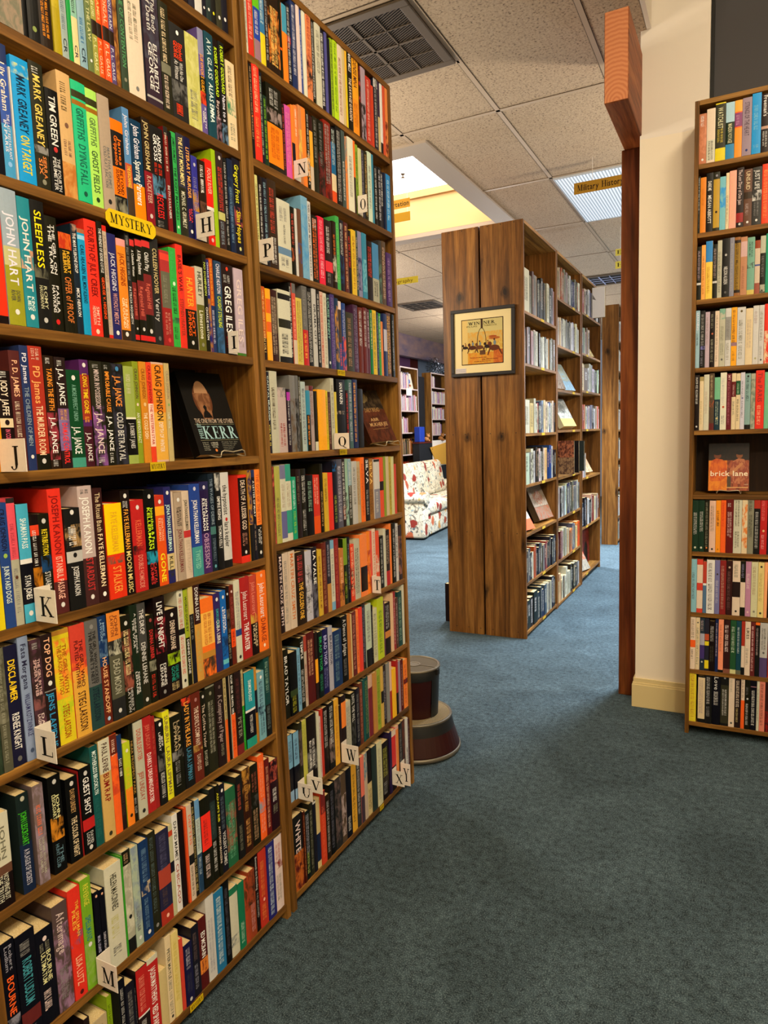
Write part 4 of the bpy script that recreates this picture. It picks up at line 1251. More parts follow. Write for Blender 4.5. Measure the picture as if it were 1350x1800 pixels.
for ln in BOOKDATA.strip().split('\n'):
    if ln[0] == '@':
        n, z, st = ln[1:].split(); cur = dict(n=n, z=float(z), p=float(st)); ROWS[n] = []; cur['first'] = float(st); continue
    head, *sp = ln.split('|'); h = head.split(); t = int(h[0])/1000
    if int(h[1]) == 0: cur['p'] += t; ROWS[cur['n']].append(None); continue
    rr = random.Random(sum(map(ord, ln)))
    sp[0] = ';'.join(s_ for s_ in sp[0].split(';') if len(s_.split(' ')) > (2 if s_[:1] == 'O' else 3))
    back = rr.uniform(.000, .004); g = .0005
    if cur['n'][0] in 'AB': loc = (FX-.002-back, cur['p']+g, cur['z']+.0005); rz = math.pi/2
    else: loc = (cur['p']+g, YC+.002+back, cur['z']+.0005); rz = 0
    q = dict(t=t-2*g, h=int(h[1])/1000, d=.135+.02*rr.random(), bg=h[2], spec=sp[0], loc=loc, rz=rz, row=cur['n'], i=len([x for x in ROWS[cur['n']] if x]), seed=sum(map(ord, ln)))
    ROWS[cur['n']].append(q); BOOKS.append(q); cur['p'] += t
for r_, L_ in ROWS.items():   # keep every row clear of the leaning side boards
    L_ = [q for q in L_ if q]
    if r_[0] == 'C': continue
    z = L_[0]['loc'][2]; a, b_ = ((.697, 1.539) if r_[0] == 'A' else (1.5915, 2.415)); sh = .0152 if r_[0] == 'A' else .0158
    lo, hi = a-sh*z+.001, b_-sh*(z+.215)-.001
    p0, p1 = L_[0]['loc'][1], L_[-1]['loc'][1]+L_[-1]['t']; n0, n1 = max(p0, lo), min(p1, hi); k = (n1-n0)/(p1-p0)
    for q in L_: q['loc'] = (q['loc'][0], n0+(q['loc'][1]-p0)*k, q['loc'][2]); q['t'] *= k
# shelves whose far ends lie outside the frame carry on with more books
def filler(row, z, p, end, pal, h0, h1, plane):
    rr = random.Random(row+str(z)); out = []
    while p < end-.014:
        t = rr.uniform(.013, .032); t = min(t, end-p); c = rr.choice(pal)
        if plane[0] == 'x': loc = (plane[1]-.003-rr.random()*.006, p, z+.0005); rz = math.pi/2
        else: loc = (p, plane[1]+.003+rr.random()*.006, z+.0005); rz = 0
        a = rr.randint(6, 20); b_ = rr.randint(50, 92)
        q = dict(t=t-.001, h=rr.uniform(h0, h1), d=.15, bg=c, spec='S %d %d %s' % (a, b_, rr.choice(['ddd', '222', 'ca7', 'eee', 'b43'])), loc=loc, rz=rz, row=row, i=-1, seed=rr.randint(0, 9999))
        BOOKS.append(q); out.append(q); p += t
    return out
PALM = '222 211 334 ddc eed a33 b43 247 e93 8bc 554 ca8 466 733 eee dc9 112'.split()
for r_, z in zip('C1 C2 C3 C4 C5 C7 C8 C9 C10'.split(), (2.522, 2.240, 1.961, 1.670, 1.398, .856, .576, .308, .059)):
    last = [q for q in ROWS[r_] if q][-1]; filler('x', z, last['loc'][0]+last['t']+.002, .58, PALM, .18, .23, ('y', YC))
# far bookcases: colour lists read off the photograph, left to right
def listed(row, z, y0, y1, s, h0, h1, X=-1.29, hts=None):
    rr = random.Random(row); cs = s.split(); ws = [rr.uniform(.7, 1.4)*(float(c.split('*')[1]) if '*' in c else 1) for c in cs]; k = (y1-y0)/sum(ws); p = y0; ROWS[row] = []
    for i, (c, w_) in enumerate(zip(cs, ws)):
        t = w_*k; c = c.split('*')[0]; c = ''.join('%x' % int(int(a, 16)*.88) for a in c) if c != '-' else c
        if c == '-': p += t; continue
        if rr.random() < .13: c = rr.choice(['2a2420', '332c28', '241c1a'])  # near-black books mixed in to stand for shaded gaps between spines
        a = rr.randint(6, 20); b_ = rr.randint(50, 92)
        hx = hexc(c); dark = sum(hx) < .5
        q = dict(t=t-.001, h=rr.uniform(h0, h1), d=.17, bg=c, spec='S %d %d %s' % (a, b_, rr.choice(['ddd', 'ccb', 'b97'] if dark else ['443', '554', '222'])), loc=(X-.004-rr.random()*.01, p, z+.0005), rz=math.pi/2, row=row, i=i, seed=rr.randint(0, 9999))
        if rr.random() < .3: q['spec'] += ';M 10 90 %s' % rr.choice(['776', '443', '998'])
        ROWS[row].append(q); BOOKS.append(q); p += t
D1, D2, D3 = (4.548, 5.395), (5.452, 6.285), (6.375, 7.235)
listed('D11', 2.206, *D1, 'ddc*3 887 766 998 a87 222 334 b98 332 222 554 ddc ccb 222 98a b99', .24, .29)
listed('D12', 1.868, *D1, '665*2 a98 cba b98 987 dcb ccb 322 aa9 bba ddc 333 bba c93 987 776 876', .21, .25)
listed('D13', 1.405, D1[0], D1[1], 'ddc*2.5 dc9*1.6 ccb ddc a44 345 557 9ab dca dcb eed 458 ccb dcb a98', .20, .24)
listed('D14', 1.058, *D1, 'cdc*1.6 889 ddc*1.3 ccc b97 933 dcc bbb 222 dcb ec9 247 358 ccc 334 ddd', .21, .25)
listed('D16', .384, *D1, 'eed 998 445 334 eed c63 446 233 445 334 776 998 733 a44 333 435 334 446 334 224', .19, .23)
listed('D17', .045, *D1, 'ccb 344 354*2 233*2.4 ccb*.6 345 456 346 567 ddc 889 ccb 334 222 b65', .20, .25)
listed('D21', 2.434, *D2, 'dcb cb9 ba9 b64 b64 a53 987 988 a98 875 665 ddd 456 247 557 ccb 776 baa b53 eed', .20, .25)
listed('D22', 2.076, *D2, '998 cba dca a88 776 ddc bba 998 887 ccb 333 ddd ccd a98 cb9 eec 998 ddc', .20, .24)
listed('D25', 1.046, 6.02, D2[1], 'dcc bcb 998 ddd ccb b98', .22, .26)
listed('D26', .720, *D2, 'bbb dcc 889 ccc 998 cdd cca 446 999 baa 776 ccc 889 778 ccb 998', .21, .26)
listed('D27', .379, *D2, '733 422 622 b98 ddc*1.5 bba dcb dca ba8 c74 e83 667 999 eda fa4 e62', .19, .24)
listed('D28', .031, *D2, 'eda db9 dca eed 322 eed ddc ccb*1.6 bba 222*1.5 443*2 333 998 eee', .17, .26)
listed('D31', 2.453, *D3, 'b53 a44 dcb eed ccc eee 99b 88a 446 b54 a55 ccc eee 998 ddd', .20, .25)
listed('D32', 2.097, D3[0], 6.72, '9aa ab9 b87 caa 876 dcb', .20, .25)
listed('D33', 1.768, *D3, 'eda*1.4 dcb 765*1.7 ddd ccb 999 dcd bbb eec cdb eee', .20, .26)
listed('D34', 1.420, *D3, 'c66 a54 d96 cba ddc bbc cbb ddd 99a a98 222*1.5 ddd cba e97 dcc', .19, .23)
listed('D35', .979, D3[0], 6.56, 'b65 dcc 8ab cba', .20, .24)
listed('D36', .520, *D3, 'aab 345 223 9ab 112 ddd 222 dba a66 a54 eec b98 988 cba b65', .22, .27)
# case with its end board beyond, edges just showing
for i, z in enumerate((2.45, 2.1, 1.75, 1.4, 1.05, .7, .35, .06)):
    filler('E', z, 8.75, 9.5, '998 ddc eed 776 ccc b97 334'.split(), .2, .25, ('x', -1.34))
PF = 'bbc cba dcc ccb eed a8b b9b d9a caa b99 ddc 88a'.split()
XF, XG = -5.06, -5.06
for z, e in ((2.196, 10.76), (1.827, 11.05), (1.459, 10.69), (1.09, 11.05)):
    filler('F', z, 10.45, e, PF if z > 1.2 else 'c93 b72 ca7 dba 633 432 987 554'.split(), .21, .27, ('x', XF))
filler('F', .727, 10.45, 10.69, ['b53', '943'], .2, .24, ('x', XF))
for z, e in ((2.267, 11.88), (1.981, 12.5), (1.695, 12.3), (1.409, 12.15)):
    filler('G', z, 11.73, e, PF, .17, .22, ('x', XG))

def proj(p):
    d = Vector(p)-Vector((0, 0, CZ)); z = d.dot(_f)
    return (675+FPX*d.dot(RGT)/z, 900-FPX*d.dot(UPV)/z) if z > .05 else (-9e3, -9e3)
def shown(q):
    x, y, z = q['loc']; e = (0, q['t'], 0) if q['rz'] else (q['t'], 0, 0)
    P = [proj((x+e[0]*a, y+e[1]*a, z+q['h']*b_)) for a, b_ in ((0, 0), (1, 0), (1, 1), (0, 1))]
    P = [(min(max(a, 0), 1350), min(max(b_, 0), 1800)) for a, b_ in P]
    return abs(sum(P[i][0]*P[(i+1) % 4][1]-P[(i+1) % 4][0]*P[i][1] for i in range(4)))/2
vis = [q for q in BOOKS if q['row'][0] in 'ABCD' and q['i'] >= 0]
for q in vis: q['px'] = shown(q)
vis.sort(key=lambda q: -q['px'])
SOLO = [q for q in vis[:296] if q['px'] > 60]
for q in SOLO: q['solo'] = True

# ---- words for the labels
def cname(h):
    if len(h) == 3: r, g, b_ = (int(a*2, 16)/255 for a in h)
    else: r, g, b_ = (int(h[i:i+2], 16)/255 for i in (0, 2, 4))
    mx, mn = max(r, g, b_), min(r, g, b_); d = mx-mn; s = d/mx if mx else 0
    if mx < .26 and s < .75 or mx < .15: return 'black' if d < .14 or mx < .15 else ('navy' if b_ == mx else 'dark green' if g == mx else 'dark brown')
    if s < .13: return 'white' if mx > .84 else 'light grey' if mx > .68 else 'grey' if mx > .38 else 'charcoal'
    hu = (0 if d == 0 else ((g-b_)/d) % 6 if mx == r else (b_-r)/d+2 if mx == g else (r-g)/d+4)*60
    if mx > .72 and s < .36 and 20 < hu < 75: return 'cream'
    if hu < 14 or hu >= 345:
        return 'maroon' if mx < .5 else 'red' if s > .55 else 'dusty pink'
    if hu < 40: return ('dark brown' if mx < .34 else 'brown') if mx < .62 else 'orange' if s > .5 else 'tan'
    if hu < 66: return 'yellow' if mx > .75 and s > .45 else 'olive' if mx < .75 and s > .3 else 'pale yellow' if mx > .75 else 'taupe'
    if hu < 160: return 'lime green' if mx > .7 and s > .45 and hu < 110 else 'green' if mx > .42 and s > .3 else 'grey green' if s < .3 else 'dark green'
    if hu < 195: return 'teal' if s > .35 else 'pale teal'
    if hu < 250: return 'navy' if mx < .42 else 'light blue' if s < .45 or mx > .85 else 'blue'
    if hu < 300: return 'purple'
    return 'pink' if mx > .6 else 'plum'
SHN = dict(A0='topmost near shelf', A1='shelf above the H card', A2='H card shelf', A3='I card shelf', A4='J card shelf', A5='K card shelf', A6='L card shelf',
  A7='shelf below the L card', A8='M card shelf', A9='lowest near shelf', B1='top shelf beside the vent', B2='N card shelf', B3='P card shelf', B4='shelf below the P card',
  B5='Q card shelf', B6='shelf below the Q card', B7='T card shelf', B8='shelf below the T card', B9='W card shelf', B10='X card shelf',
  C1='top right-hand shelf', C2='second right-hand shelf', C3='third right-hand shelf', C4='fourth right-hand shelf', C5='fifth right-hand shelf', C7='right-hand shelf below the propped book',
  C8='third lowest right-hand shelf', C9='second lowest right-hand shelf', C10='lowest right-hand shelf')
for k in list(ROWS):
    if k[0] == 'D': SHN[k] = '%s shelf of the %s middle bay' % ('top second third fourth fifth sixth seventh eighth'.split()[int(k[2])-1], 'first second third'.split()[int(k[1])-1])
ORD = 'first second third fourth fifth sixth seventh eighth ninth tenth eleventh twelfth thirteenth fourteenth fifteenth sixteenth seventeenth eighteenth nineteenth twentieth twenty-first twenty-second twenty-third twenty-fourth twenty-fifth twenty-sixth twenty-seventh twenty-eighth twenty-ninth thirtieth thirty-first thirty-second thirty-third thirty-fourth thirty-fifth thirty-sixth thirty-seventh thirty-eighth thirty-ninth'.split()
used = {}
def words(q):
    row = [x for x in ROWS[q['row']] if x]; k = row.index(q)
    segs = [s for s in q['spec'].split(';') if s]; sh = 'on the '+SHN[q['row']]
    tt = [s.split(' ') for s in segs if s[0] == 't']; ts = [s.split(' ') for s in segs if s[0] in 'TS']
    bd = [s.split(' ') for s in segs if s[0] == 'B' and 14 < float(s.split(' ')[2])-float(s.split(' ')[1]) < 75]
    size = 'thick ' if q['t'] > .031 else 'thin ' if q['t'] < .014 else 'short ' if q['h'] < .185 else ''
    c = cname(q['bg']); two = ''
    if bd and cname(bd[0][3]) != c: two = ' and '+cname(bd[0][3])
    let = cname(ts[0][3]) if ts else (cname(tt[0][3]) if tt else '')
    out = []
    if tt:
        out.append('%s%s%s book titled %s %s' % (size, c, two, ' '.join(tt[0][4:]).replace('/', ' '), sh))
    ln = [cname(row[j]['bg']) for j in (k-1, k+1) if 0 <= j < len(row)]
    if let and not two: base = '%s%s book, %s lettering' % (size, c, let)
    else: base = '%s%s%s book' % (size, c, two)
    if len(ln) == 2 and ln[0] != ln[1]: out.append('%s, between %s and %s, %s' % (base, ln[0], ln[1], sh))
    elif len(ln) == 2: out.append('%s, between two %s ones, %s' % (base, ln[0], sh))
    if let or two: out.append('%s, %s' % (base, sh))
    out.append('%s%s%s book, %s from left %s' % (size, c, two, ORD[min(k, 38)], sh))
    return [o for o in out if 4 <= len(o.split()) <= 16] or [out[-1]]
cnt = {}
for q in BOOKS:
    if q['row'] in SHN: q['w'] = words(q)
    for o in q.get('w', []): cnt[o] = cnt.get(o, 0)+1
def label_for(q):
    for o in q['w']:
        if cnt[o] == 1 and o not in used: used[o] = 1; return o
    o = q['w'][-1]; used[o] = 1; return o

rest_cv = MB()
def emit(q):
    rng = random.Random(q['seed']); cv, pg = book_geo(q['t'], q['h'], q['d'], q['bg'], q['spec'], rng, q.get('solo', False) or q.get('px', 0) > 150)
    if q.get('solo'):
        side = {'A': 'books on the nearest bookcase', 'B': 'books on the lettered bookcase by the vent', 'C': 'books on the right-hand bookcase', 'D': 'books on the middle bookcase'}[q['row'][0]]
        r = thing('paperback_book', label_for(q), 'book', q['loc'], q['rz'], side)
        cv.build('cover', M['cover'], r, colors=True); pg.build('page_block', M['pages'], r)
    else:
        mw = Matrix.Translation(q['loc']) @ Matrix.Rotation(q['rz'], 4, 'Z')
        pg.mi = [1]*len(pg.f); rest_cv.add(cv, mw); rest_cv.add(pg, mw)
for q in BOOKS: emit(q)
rs = rest_cv.build('shelved_books', [M['cover'], M['pages']], colors=True)
tag(rs, 'all the smaller and farther books filling the rest of the wooden shelves', 'books', None, 'stuff')

# ---------------------------------------------------------------- displayed books
def face_art(mb, w_, h_, y, items):
    # flat print on a cover lying in the x-z plane, facing -y
    for it in items:
        k = it[0]
        if k == 'r': _, x0, x1, z0, z1, c = it[:6]; mb.face([(x0*w_, y, z0*h_), (x1*w_, y, z0*h_), (x1*w_, y, z1*h_), (x0*w_, y, z1*h_)], c, it[6] if len(it) > 6 else None)
        elif k == 'p': mb.face([(a*w_, y, b_*h_) for a, b_ in it[1]], it[2], it[3] if len(it) > 3 else None)
        elif k == 'e': _, cx_, cz_, rx, rz_, c = it[:6]; mb.face([(w_*(cx_+rx*math.cos(i*math.pi/10)), y, h_*(cz_+rz_*math.sin(i*math.pi/10))) for i in range(20)], c, it[6] if len(it) > 6 else None)
        elif k in 'tuv':
            _, tx, x0, x1, z0, z1, c = it; V, F, wd = serif(tx) if k == 'u' else layout(tx, 'b' if k == 't' else 'r')
            i = len(mb.v); sx = (x1-x0)*w_/wd; sz = (z1-z0)*h_/.72
            mb.v += [(x0*w_+a*sx, y, z0*h_+b_*sz) for a, b_ in V]; mb.f += [tuple(q+i for q in f) for f in F]; mb.c += [c]*len(F); mb.a += [c]*len(F); mb.mi += [0]*len(F)
        y -= .00006
def facing_book(label, loc, rz, lean, w_, h_, th, cover, art, stand=True, back='333', group=None, roll=0):
    t = thing('paperback_book', label, 'book', loc, rz, group); t.location.z += th*math.sin(lean)+.0006
    t.rotation_euler = (-lean, roll, rz)
    cv = MB(); cv.box(0, w_, 0, .0009, 0, h_, cover); cv.box(0, w_, th-.0009, th, 0, h_, back); cv.box(0, .0009, .001, th-.001, 0, h_, cover)
    face_art(cv, w_, h_, -.0003, art); cv.build('cover', M['cover'], t, colors=True)
    boxo('page_block', M['pages'], (.0012, w_-.003, .0011, th-.0011, .002, h_-.002), t)
    return t
def wire_stand(label, loc, rz, w_, lean):
    t = thing('wire_book_stand', label, 'book stand', loc, rz, 'wire book stands')
    mb = MB(); a, b_ = w_*.22, w_*.8
    mb.tube([(a-.004, .05, .012), (a, -.004, .003), (a+.001, -.012, .004), (a+.004, -.012, .016), (a+.012, -.012, .019), ((a+b_)/2, -.012, .015), (b_-.012, -.012, .019), (b_-.004, -.012, .016), (b_-.001, -.012, .004), (b_, -.004, .003), (b_+.004, .05, .012)], .0016)
    mb.build('wire', M['glass'], t, smooth=True); return t
art = [('e', .42, .66, .20, .20, '6a4128'), ('e', .43, .72, .15, .17, 'b08a68'), ('p', [(.33, .42), (.53, .42), (.60, .74), (.24, .74)], '9a7050', '7a5236'), ('p', [(.33, .44), (.36, .5), (.40, .53), (.38, .57), (.42, .6), (.46, .57), (.44, .53), (.49, .5), (.53, .44)], '15100e'),
       ('t', 'THE ONE FROM THE OTHER', .10, .97, .375, .43, 'b8a898'), ('r', .08, .97, .357, .362, '8b8a70'), ('u', 'KERR', .21, .97, .185, .34, 'a8ccd2'), ('r', .10, .97, .165, .170, '8b8a70'), ('v', 'A BERNIE', .30, .46, .125, .145, 'bdbdb0'), ('v', 'GUNTHER', .30, .46, .10, .12, 'bdbdb0'), ('v', 'NOVEL', .32, .44, .075, .095, 'bdbdb0'), ('e', .38, .045, .025, .017, 'd98a4a')]
for i in range(5): art += [('v', ('Author of', 'A Quiet', 'Flame and', 'other', 'novels')[i], .12, .25, .135-.022*i, .148-.022*i, 'b8b8aa'), ('v', ('Praise for the', 'series from', 'reviewers of', 'crime fiction', 'everywhere')[i], .55, .92-.04*i, .135-.022*i, .148-.022*i, 'a0a094')]
kb = facing_book('black paperback propped face out at the right end of the J card shelf', (-1.178, 1.296, 1.3775), math.radians(84), math.radians(20), .148, .222, .026, '16130f', art)
k2 = MB(); V, F, wd = serif('PHILIP'); k2.v = [(.030-b_*.018, -.0006, .042+a*.040/wd*1.0) for a, b_ in V]; k2.f = F; k2.c = k2.a = ['a8ccd2']*len(F); k2.mi = [0]*len(F); k2.build('side_lettering', M['cover'], kb, colors=True)
wire_stand('wire stand holding the propped black paperback on the J card shelf', (-1.160, 1.300, 1.3765), math.radians(84), .148, 0)
art = [('r', 0, 1, .62, 1, '5a4a36', '2b221a'), ('e', .32, .86, .20, .10, '9a8a64', '4a3a24'), ('r', 0, 1, .0, .62, '6b3a22', '4d2514'), ('t', 'DAILY BREAD', .22, .80, .58, .66, 'b08c5c'), ('t', 'ABIR', .30, .62, .40, .46, 'caa878'), ('t', 'MUKHERJEE', .20, .90, .30, .37, 'caa878'), ('r', .25, .85, .24, .25, '9a7a50')]
facing_book('brown paperback leaning face out at the right end of the Q card shelf', (-1.180, 2.185, 1.3860), math.radians(80), math.radians(24), .148, .205, .022, '4d2a18', art, roll=math.radians(-3))
wire_stand('wire stand holding the brown paperback on the Q card shelf', (-1.160, 2.190, 1.3805), math.radians(80), .148, 0)
art = [('r', .0, .46, .0, .64, 'e8941e', 'd87a18'), ('r', .46, 1, .0, .64, 'b0603a', '7e3a22'), ('r', 0, 1, .64, 1, '1c120c', '2e1c10'), ('e', .22, .74, .09, .07, '8a5030'), ('e', .22, .80, .11, .05, '160c08'), ('p', [(.04, .5), (.06, .63), (.18, .68), (.34, .66), (.45, .58), (.46, .3), (.3, .2), (.05, .2)], 'e07a20', 'c9561a'),
       ('e', .76, .74, .08, .06, 'a0663c'), ('e', .78, .80, .11, .05, '1a0e0a'), ('p', [(.52, .4), (.60, .62), (.74, .68), (.88, .66), (.97, .5), (.98, .3), (.8, .14), (.56, .16)], '9a4a34', 'c4805a'), ('p', [(.5, .36), (.82, .60), (.86, .56), (.58, .33)], 'c88a5c'), ('r', .47, .56, .06, .3, '5a4630'),
       ('t', 'brick lane', .05, .97, .31, .42, 'f4e8d0'), ('v', 'a novel', .88, .98, .12, .15, 'e8d0b0'), ('r', .45, .98, .06, .075, 'e8c080')]
facing_book('orange paperback reading brick lane propped face out on the right-hand bookcase', (-.137, 3.416, 1.122), math.radians(2), math.radians(14), .162, .215, .022, 'c96a24', art)
wire_stand('wire stand holding the orange paperback on the right-hand bookcase', (-.137, 3.402, 1.1135), 0, .162, 0)
# leaning and jutting books of the middle bookcase
def art2(a, b_, c): return [('r', 0, 1, .35, 1, a, b_), ('r', 0, 1, 0, .34, b_, c), ('e', .5, .6, .3, .2, c, a)]
facing_book('large brown picture-cover book leaning face out in the first middle bay', (-1.345, 5.10, .728), math.radians(82), math.radians(25), .27, .30, .05, '6a5a48', art2('a89a88', '8a7a68', '9a5a38'))
facing_book('orange and white book leaning at the left end of the first middle bay', (-1.32, 4.60, .728), math.radians(80), math.radians(30), .17, .20, .02, 'd86a2a', [('r', 0, 1, 0, .4, 'e8641e'), ('r', 0, 1, .4, 1, 'e8e0d0')])
facing_book('blue and green book leaning face out in the second middle bay', (-1.345, 5.92, 1.742), math.radians(78), math.radians(30), .22, .27, .02, '9ab0b8', art2('b9b89a', '8aa4b4', '9cc0d8'))
facing_book('grey book leaning beside the blue and green one in the second middle bay', (-1.345, 5.60, 1.742), math.radians(78), math.radians(25), .20, .26, .02, '887a70', art2('8e8078', 'a09488', '6a5e56'))
facing_book('white and yellow book leaning face out in the second middle bay', (-1.345, 5.90, 1.426), math.radians(78), math.radians(28), .25, .27, .05, 'd8cfa8', [('r', 0, 1, .28, 1, 'd2d2cc', '9aa09a'), ('r', 0, 1, 0, .28, 'd8cc80'), ('e', .5, .65, .25, .2, 'b0b4b0', '707470')])
facing_book('brown patterned plastic-covered book jutting out before the second middle bay', (-1.285, 5.42, 1.075), 0, 0, .125, .26, .02, '7a4a34', [('r', 0, 1, .5, 1, '5a2e20', 'a86a48'), ('r', 0, 1, 0, .5, '9a7a58', '5a4030')])
facing_book('black book with a pale figure jutting out before the second middle bay', (-1.285, 5.62, 1.075), 0, 0, .12, .255, .02, '1c1614', [('p', [(.3, .15), (.7, .15), (.6, .5), (.7, .8), (.5, .9), (.45, .5)], 'b0a8a0')])
facing_book('dark grey book jutting out before the second middle bay', (-1.285, 5.85, 1.075), 0, 0, .115, .25, .02, '30342e', [('r', .1, .5, .5, .9, '8a8a78')])
facing_book('white book jutting out high up at the end of the third middle bay', (-1.292, 6.83, 2.456), 0, 0, .115, .275, .035, 'e6e2e0', [('r', 0, 1, 0, 1, 'eae6e4'), ('p', [(.03, .62), (.03, .78), (.3, .58)], '8a8480')])
facing_book('small cream book leaning in the upper part of the third middle bay', (-1.34, 6.85, 2.104), math.radians(78), math.radians(30), .16, .21, .02, 'd8c896', art2('c8bca0', '9a8a70', 'e0d090'))
facing_book('tan patterned book leaning in the lower part of the third middle bay', (-1.34, 6.80, .986), math.radians(80), math.radians(28), .17, .22, .04, 'c0a478', art2('b8986c', '8a6a48', 'd8c090'))
facing_book('red-brown brick-patterned book at the bottom of the third middle bay', (-1.40, 6.92, .069), math.radians(88), math.radians(2), .30, .38, .06, '7a2a20', [('r', 0, 1, 0, 1, '8a3226', '5c1e18'), ('p', [(.25, .05), (.25, .4), (.4, .55), (.6, .58), (.75, .45), (.75, .05)], '1a100e')])
facing_book('orange and grey book leaning at the bottom of the third middle bay', (-1.33, 6.55, .074), math.radians(78), math.radians(28), .2, .30, .02, 'c85a34', art2('d0623a', 'b0a898', '8a8880'))
facing_book('dark brown book standing on the carpet left of the framed-print bookcase', (-1.985, 4.76, .001), 0, 0, .118, .29, .05, '2e1c18', [('t', 'THE', .35, .7, .86, .91, 'b8a890'), ('r', .5, .8, .06, .7, 'b0a490', '6a5a4a')])
facing_book('cream book behind the dark brown one on the carpet', (-1.975, 4.83, .001), 0, 0, .11, .37, .03, 'd8d0b0', [('r', .1, .9, .1, .9, 'd0c8a4')])

# ---------------------------------------------------------------- shelf cards, signs, stickers
WHERE = dict(H='second full shelf from the top', I='third full shelf from the top', J='shelf left of the propped black book', K='shelf below the J card', L='shelf two below the J card', M='second lowest near shelf',
  N='second shelf of the lettered bookcase', O='second shelf of the lettered bookcase', P='upper left of the lettered bookcase', Q='shelf beside the leaning brown book', T='middle right of the lettered bookcase',
  U='second lowest shelf of the lettered bookcase', V='second lowest shelf of the lettered bookcase', W='second lowest shelf of the lettered bookcase', X='lowest shelf, far end', Y='lowest shelf, last of all the cards')
for k, (y, x1, z0, z1) in dict(H=(1.318, -1.114, 1.9005, 1.956), J=(.775, -1.098, 1.3775, 1.435), K=(.817, -1.110, 1.0955, 1.158), L=(.793, -1.112, .836, .897), M=(.883, -1.110, .3035, .362), I=(1.412, -1.136, 1.6405, 1.694),
        N=(1.745, -1.122, 2.1645, 2.214), O=(2.118, -1.134, 2.1645, 2.221), P=(1.560, -1.122, 1.8945, 1.952), Q=(1.906, -1.113, 1.3815, 1.432), T=(2.128, -1.134, .8615, .923), U=(1.620, -1.117, .3395, .391), V=(1.669, -1.113, .3395, .391), W=(1.876, -1.104, .3395, .405), X=(2.236, -1.117, .0855, .145), Y=(2.309, -1.127, .0515, .141)).items():
    t = thing('letter_card', 'white card lettered %s on the %s' % (k, WHERE[k]) if k not in 'XYP' else 'white card lettered %s, %s' % (k, WHERE[k]), 'card', (-1.1685, y, z0), 0, 'white alphabet cards on the shelf edges')
    w_, h_ = x1+1.1685, z1-z0
    mb = MB(); mb.box(0, w_, 0, .0012, 0, h_, 'f8f1e8'); V, F, wd = serif(k)
    # the letter sits right of centre, cropped by nothing
    hh = h_*.60; sw = min(w_*.62, wd*hh/.7); x0 = w_*.58-sw/2
    mb.v += [(x0+a*sw/wd, -.0004, h_*.18+b_*hh/.7) for a, b_ in V]; i = len(mb.v)-len(V)
    mb.f += [tuple(q+i for q in f) for f in F]; mb.c += ['151210']*len(F); mb.a += ['151210']*len(F); mb.mi += [0]*len(F)
    mb.build('card', M['sign'], t, colors=True)
    f = MB(); f.box(-.0012, .0, .0012, .035, 0, h_, 'ece4d8'); f.build('folded_flap', M['sign'], t, colors=True)
def strip_sign(name, label, cat, loc, rz, w_, h_, text, bg, fg, cut=0, th=.0015, mg=.08, group=None, fnt=serif, parent=None, tw=None):
    mb = MB(); c = cut
    pts = [(c, 0), (w_-c, 0), (w_, h_*.3), (w_, h_*.7), (w_-c, h_), (c, h_), (0, h_*.7), (0, h_*.3)] if c else [(0, 0), (w_, 0), (w_, h_), (0, h_)]
    mb.face([(a, -th, b_) for a, b_ in pts], bg); mb.face([(a, 0, b_) for a, b_ in pts][::-1], bg)
    for i in range(len(pts)): a, b_ = pts[i], pts[(i+1) % len(pts)]; mb.face([(a[0], 0, a[1]), (b_[0], 0, b_[1]), (b_[0], -th, b_[1]), (a[0], -th, a[1])], bg)
    if text:
        V, F, wd = fnt(text); s = (tw or w_*(1-2*mg))/wd; s2 = h_*.55/.7; i = len(mb.v)
        mb.v += [(w_*mg+a*s, -th-.0004, h_*.24+b_*s2) for a, b_ in V]; mb.f += [tuple(q+i for q in f) for f in F]; mb.c += [fg]*len(F); mb.a += [fg]*len(F); mb.mi += [0]*len(F)
    if parent: o = mb.build(name, M['sign'], parent, colors=True); o.location = loc; return o
    o = mb.build(name, M['sign'], colors=True); o.location = loc; o.rotation_euler = (0, 0, rz); return tag(o, label, cat, group)
strip_sign('shelf_sign', 'long yellow MYSTERY sign on the edge of the H card shelf', 'sign', (-1.1698, 1.050, 1.8665), math.pi/2, .136, .036, 'MYSTERY', 'e8cc14', '332208', .010)
for y, z, w_, h_, lb in ((1.124, 1.3575, .046, .0195, 'small yellow MYSTERY sticker below the propped black book'), (1.947, 1.6185, .045, .018, 'small yellow MYSTERY sticker above the Q card'), (1.940, 1.3615, .046, .018, 'small yellow MYSTERY sticker just below the Q card'), (1.132, .0315, .046, .018, 'small yellow MYSTERY sticker at the very bottom of the nearest bookcase'), (2.13, .0315, .03, .018, 'small yellow MYSTERY sticker at the bottom below the W card')):
    strip_sign('shelf_sticker', lb, 'sticker', (-1.1693, y, z), math.pi/2, w_, h_, 'MYSTERY', 'dcc01c', '3a2a08', 0, .0006, .06, 'small yellow stickers on the shelf edges')
for b_, (sh_, y, w_, lb) in enumerate(D):
    for k, z in enumerate(sh_):
        o = strip_sign('shelf_sticker', 'small yellow label on the %s shelf of the %s middle bay' % ('top second third fourth fifth sixth seventh eighth'.split()[k], 'first second third'.split()[b_]), 'sticker', (-1.2893, y+w_*(.48 if b_ == 0 else .62 if b_ == 1 else .2), z-.019), math.pi/2, .085, .018, '', 'c9ab3a', '333', 0, .0006, .1, 'yellow labels on the middle bookcase shelves')
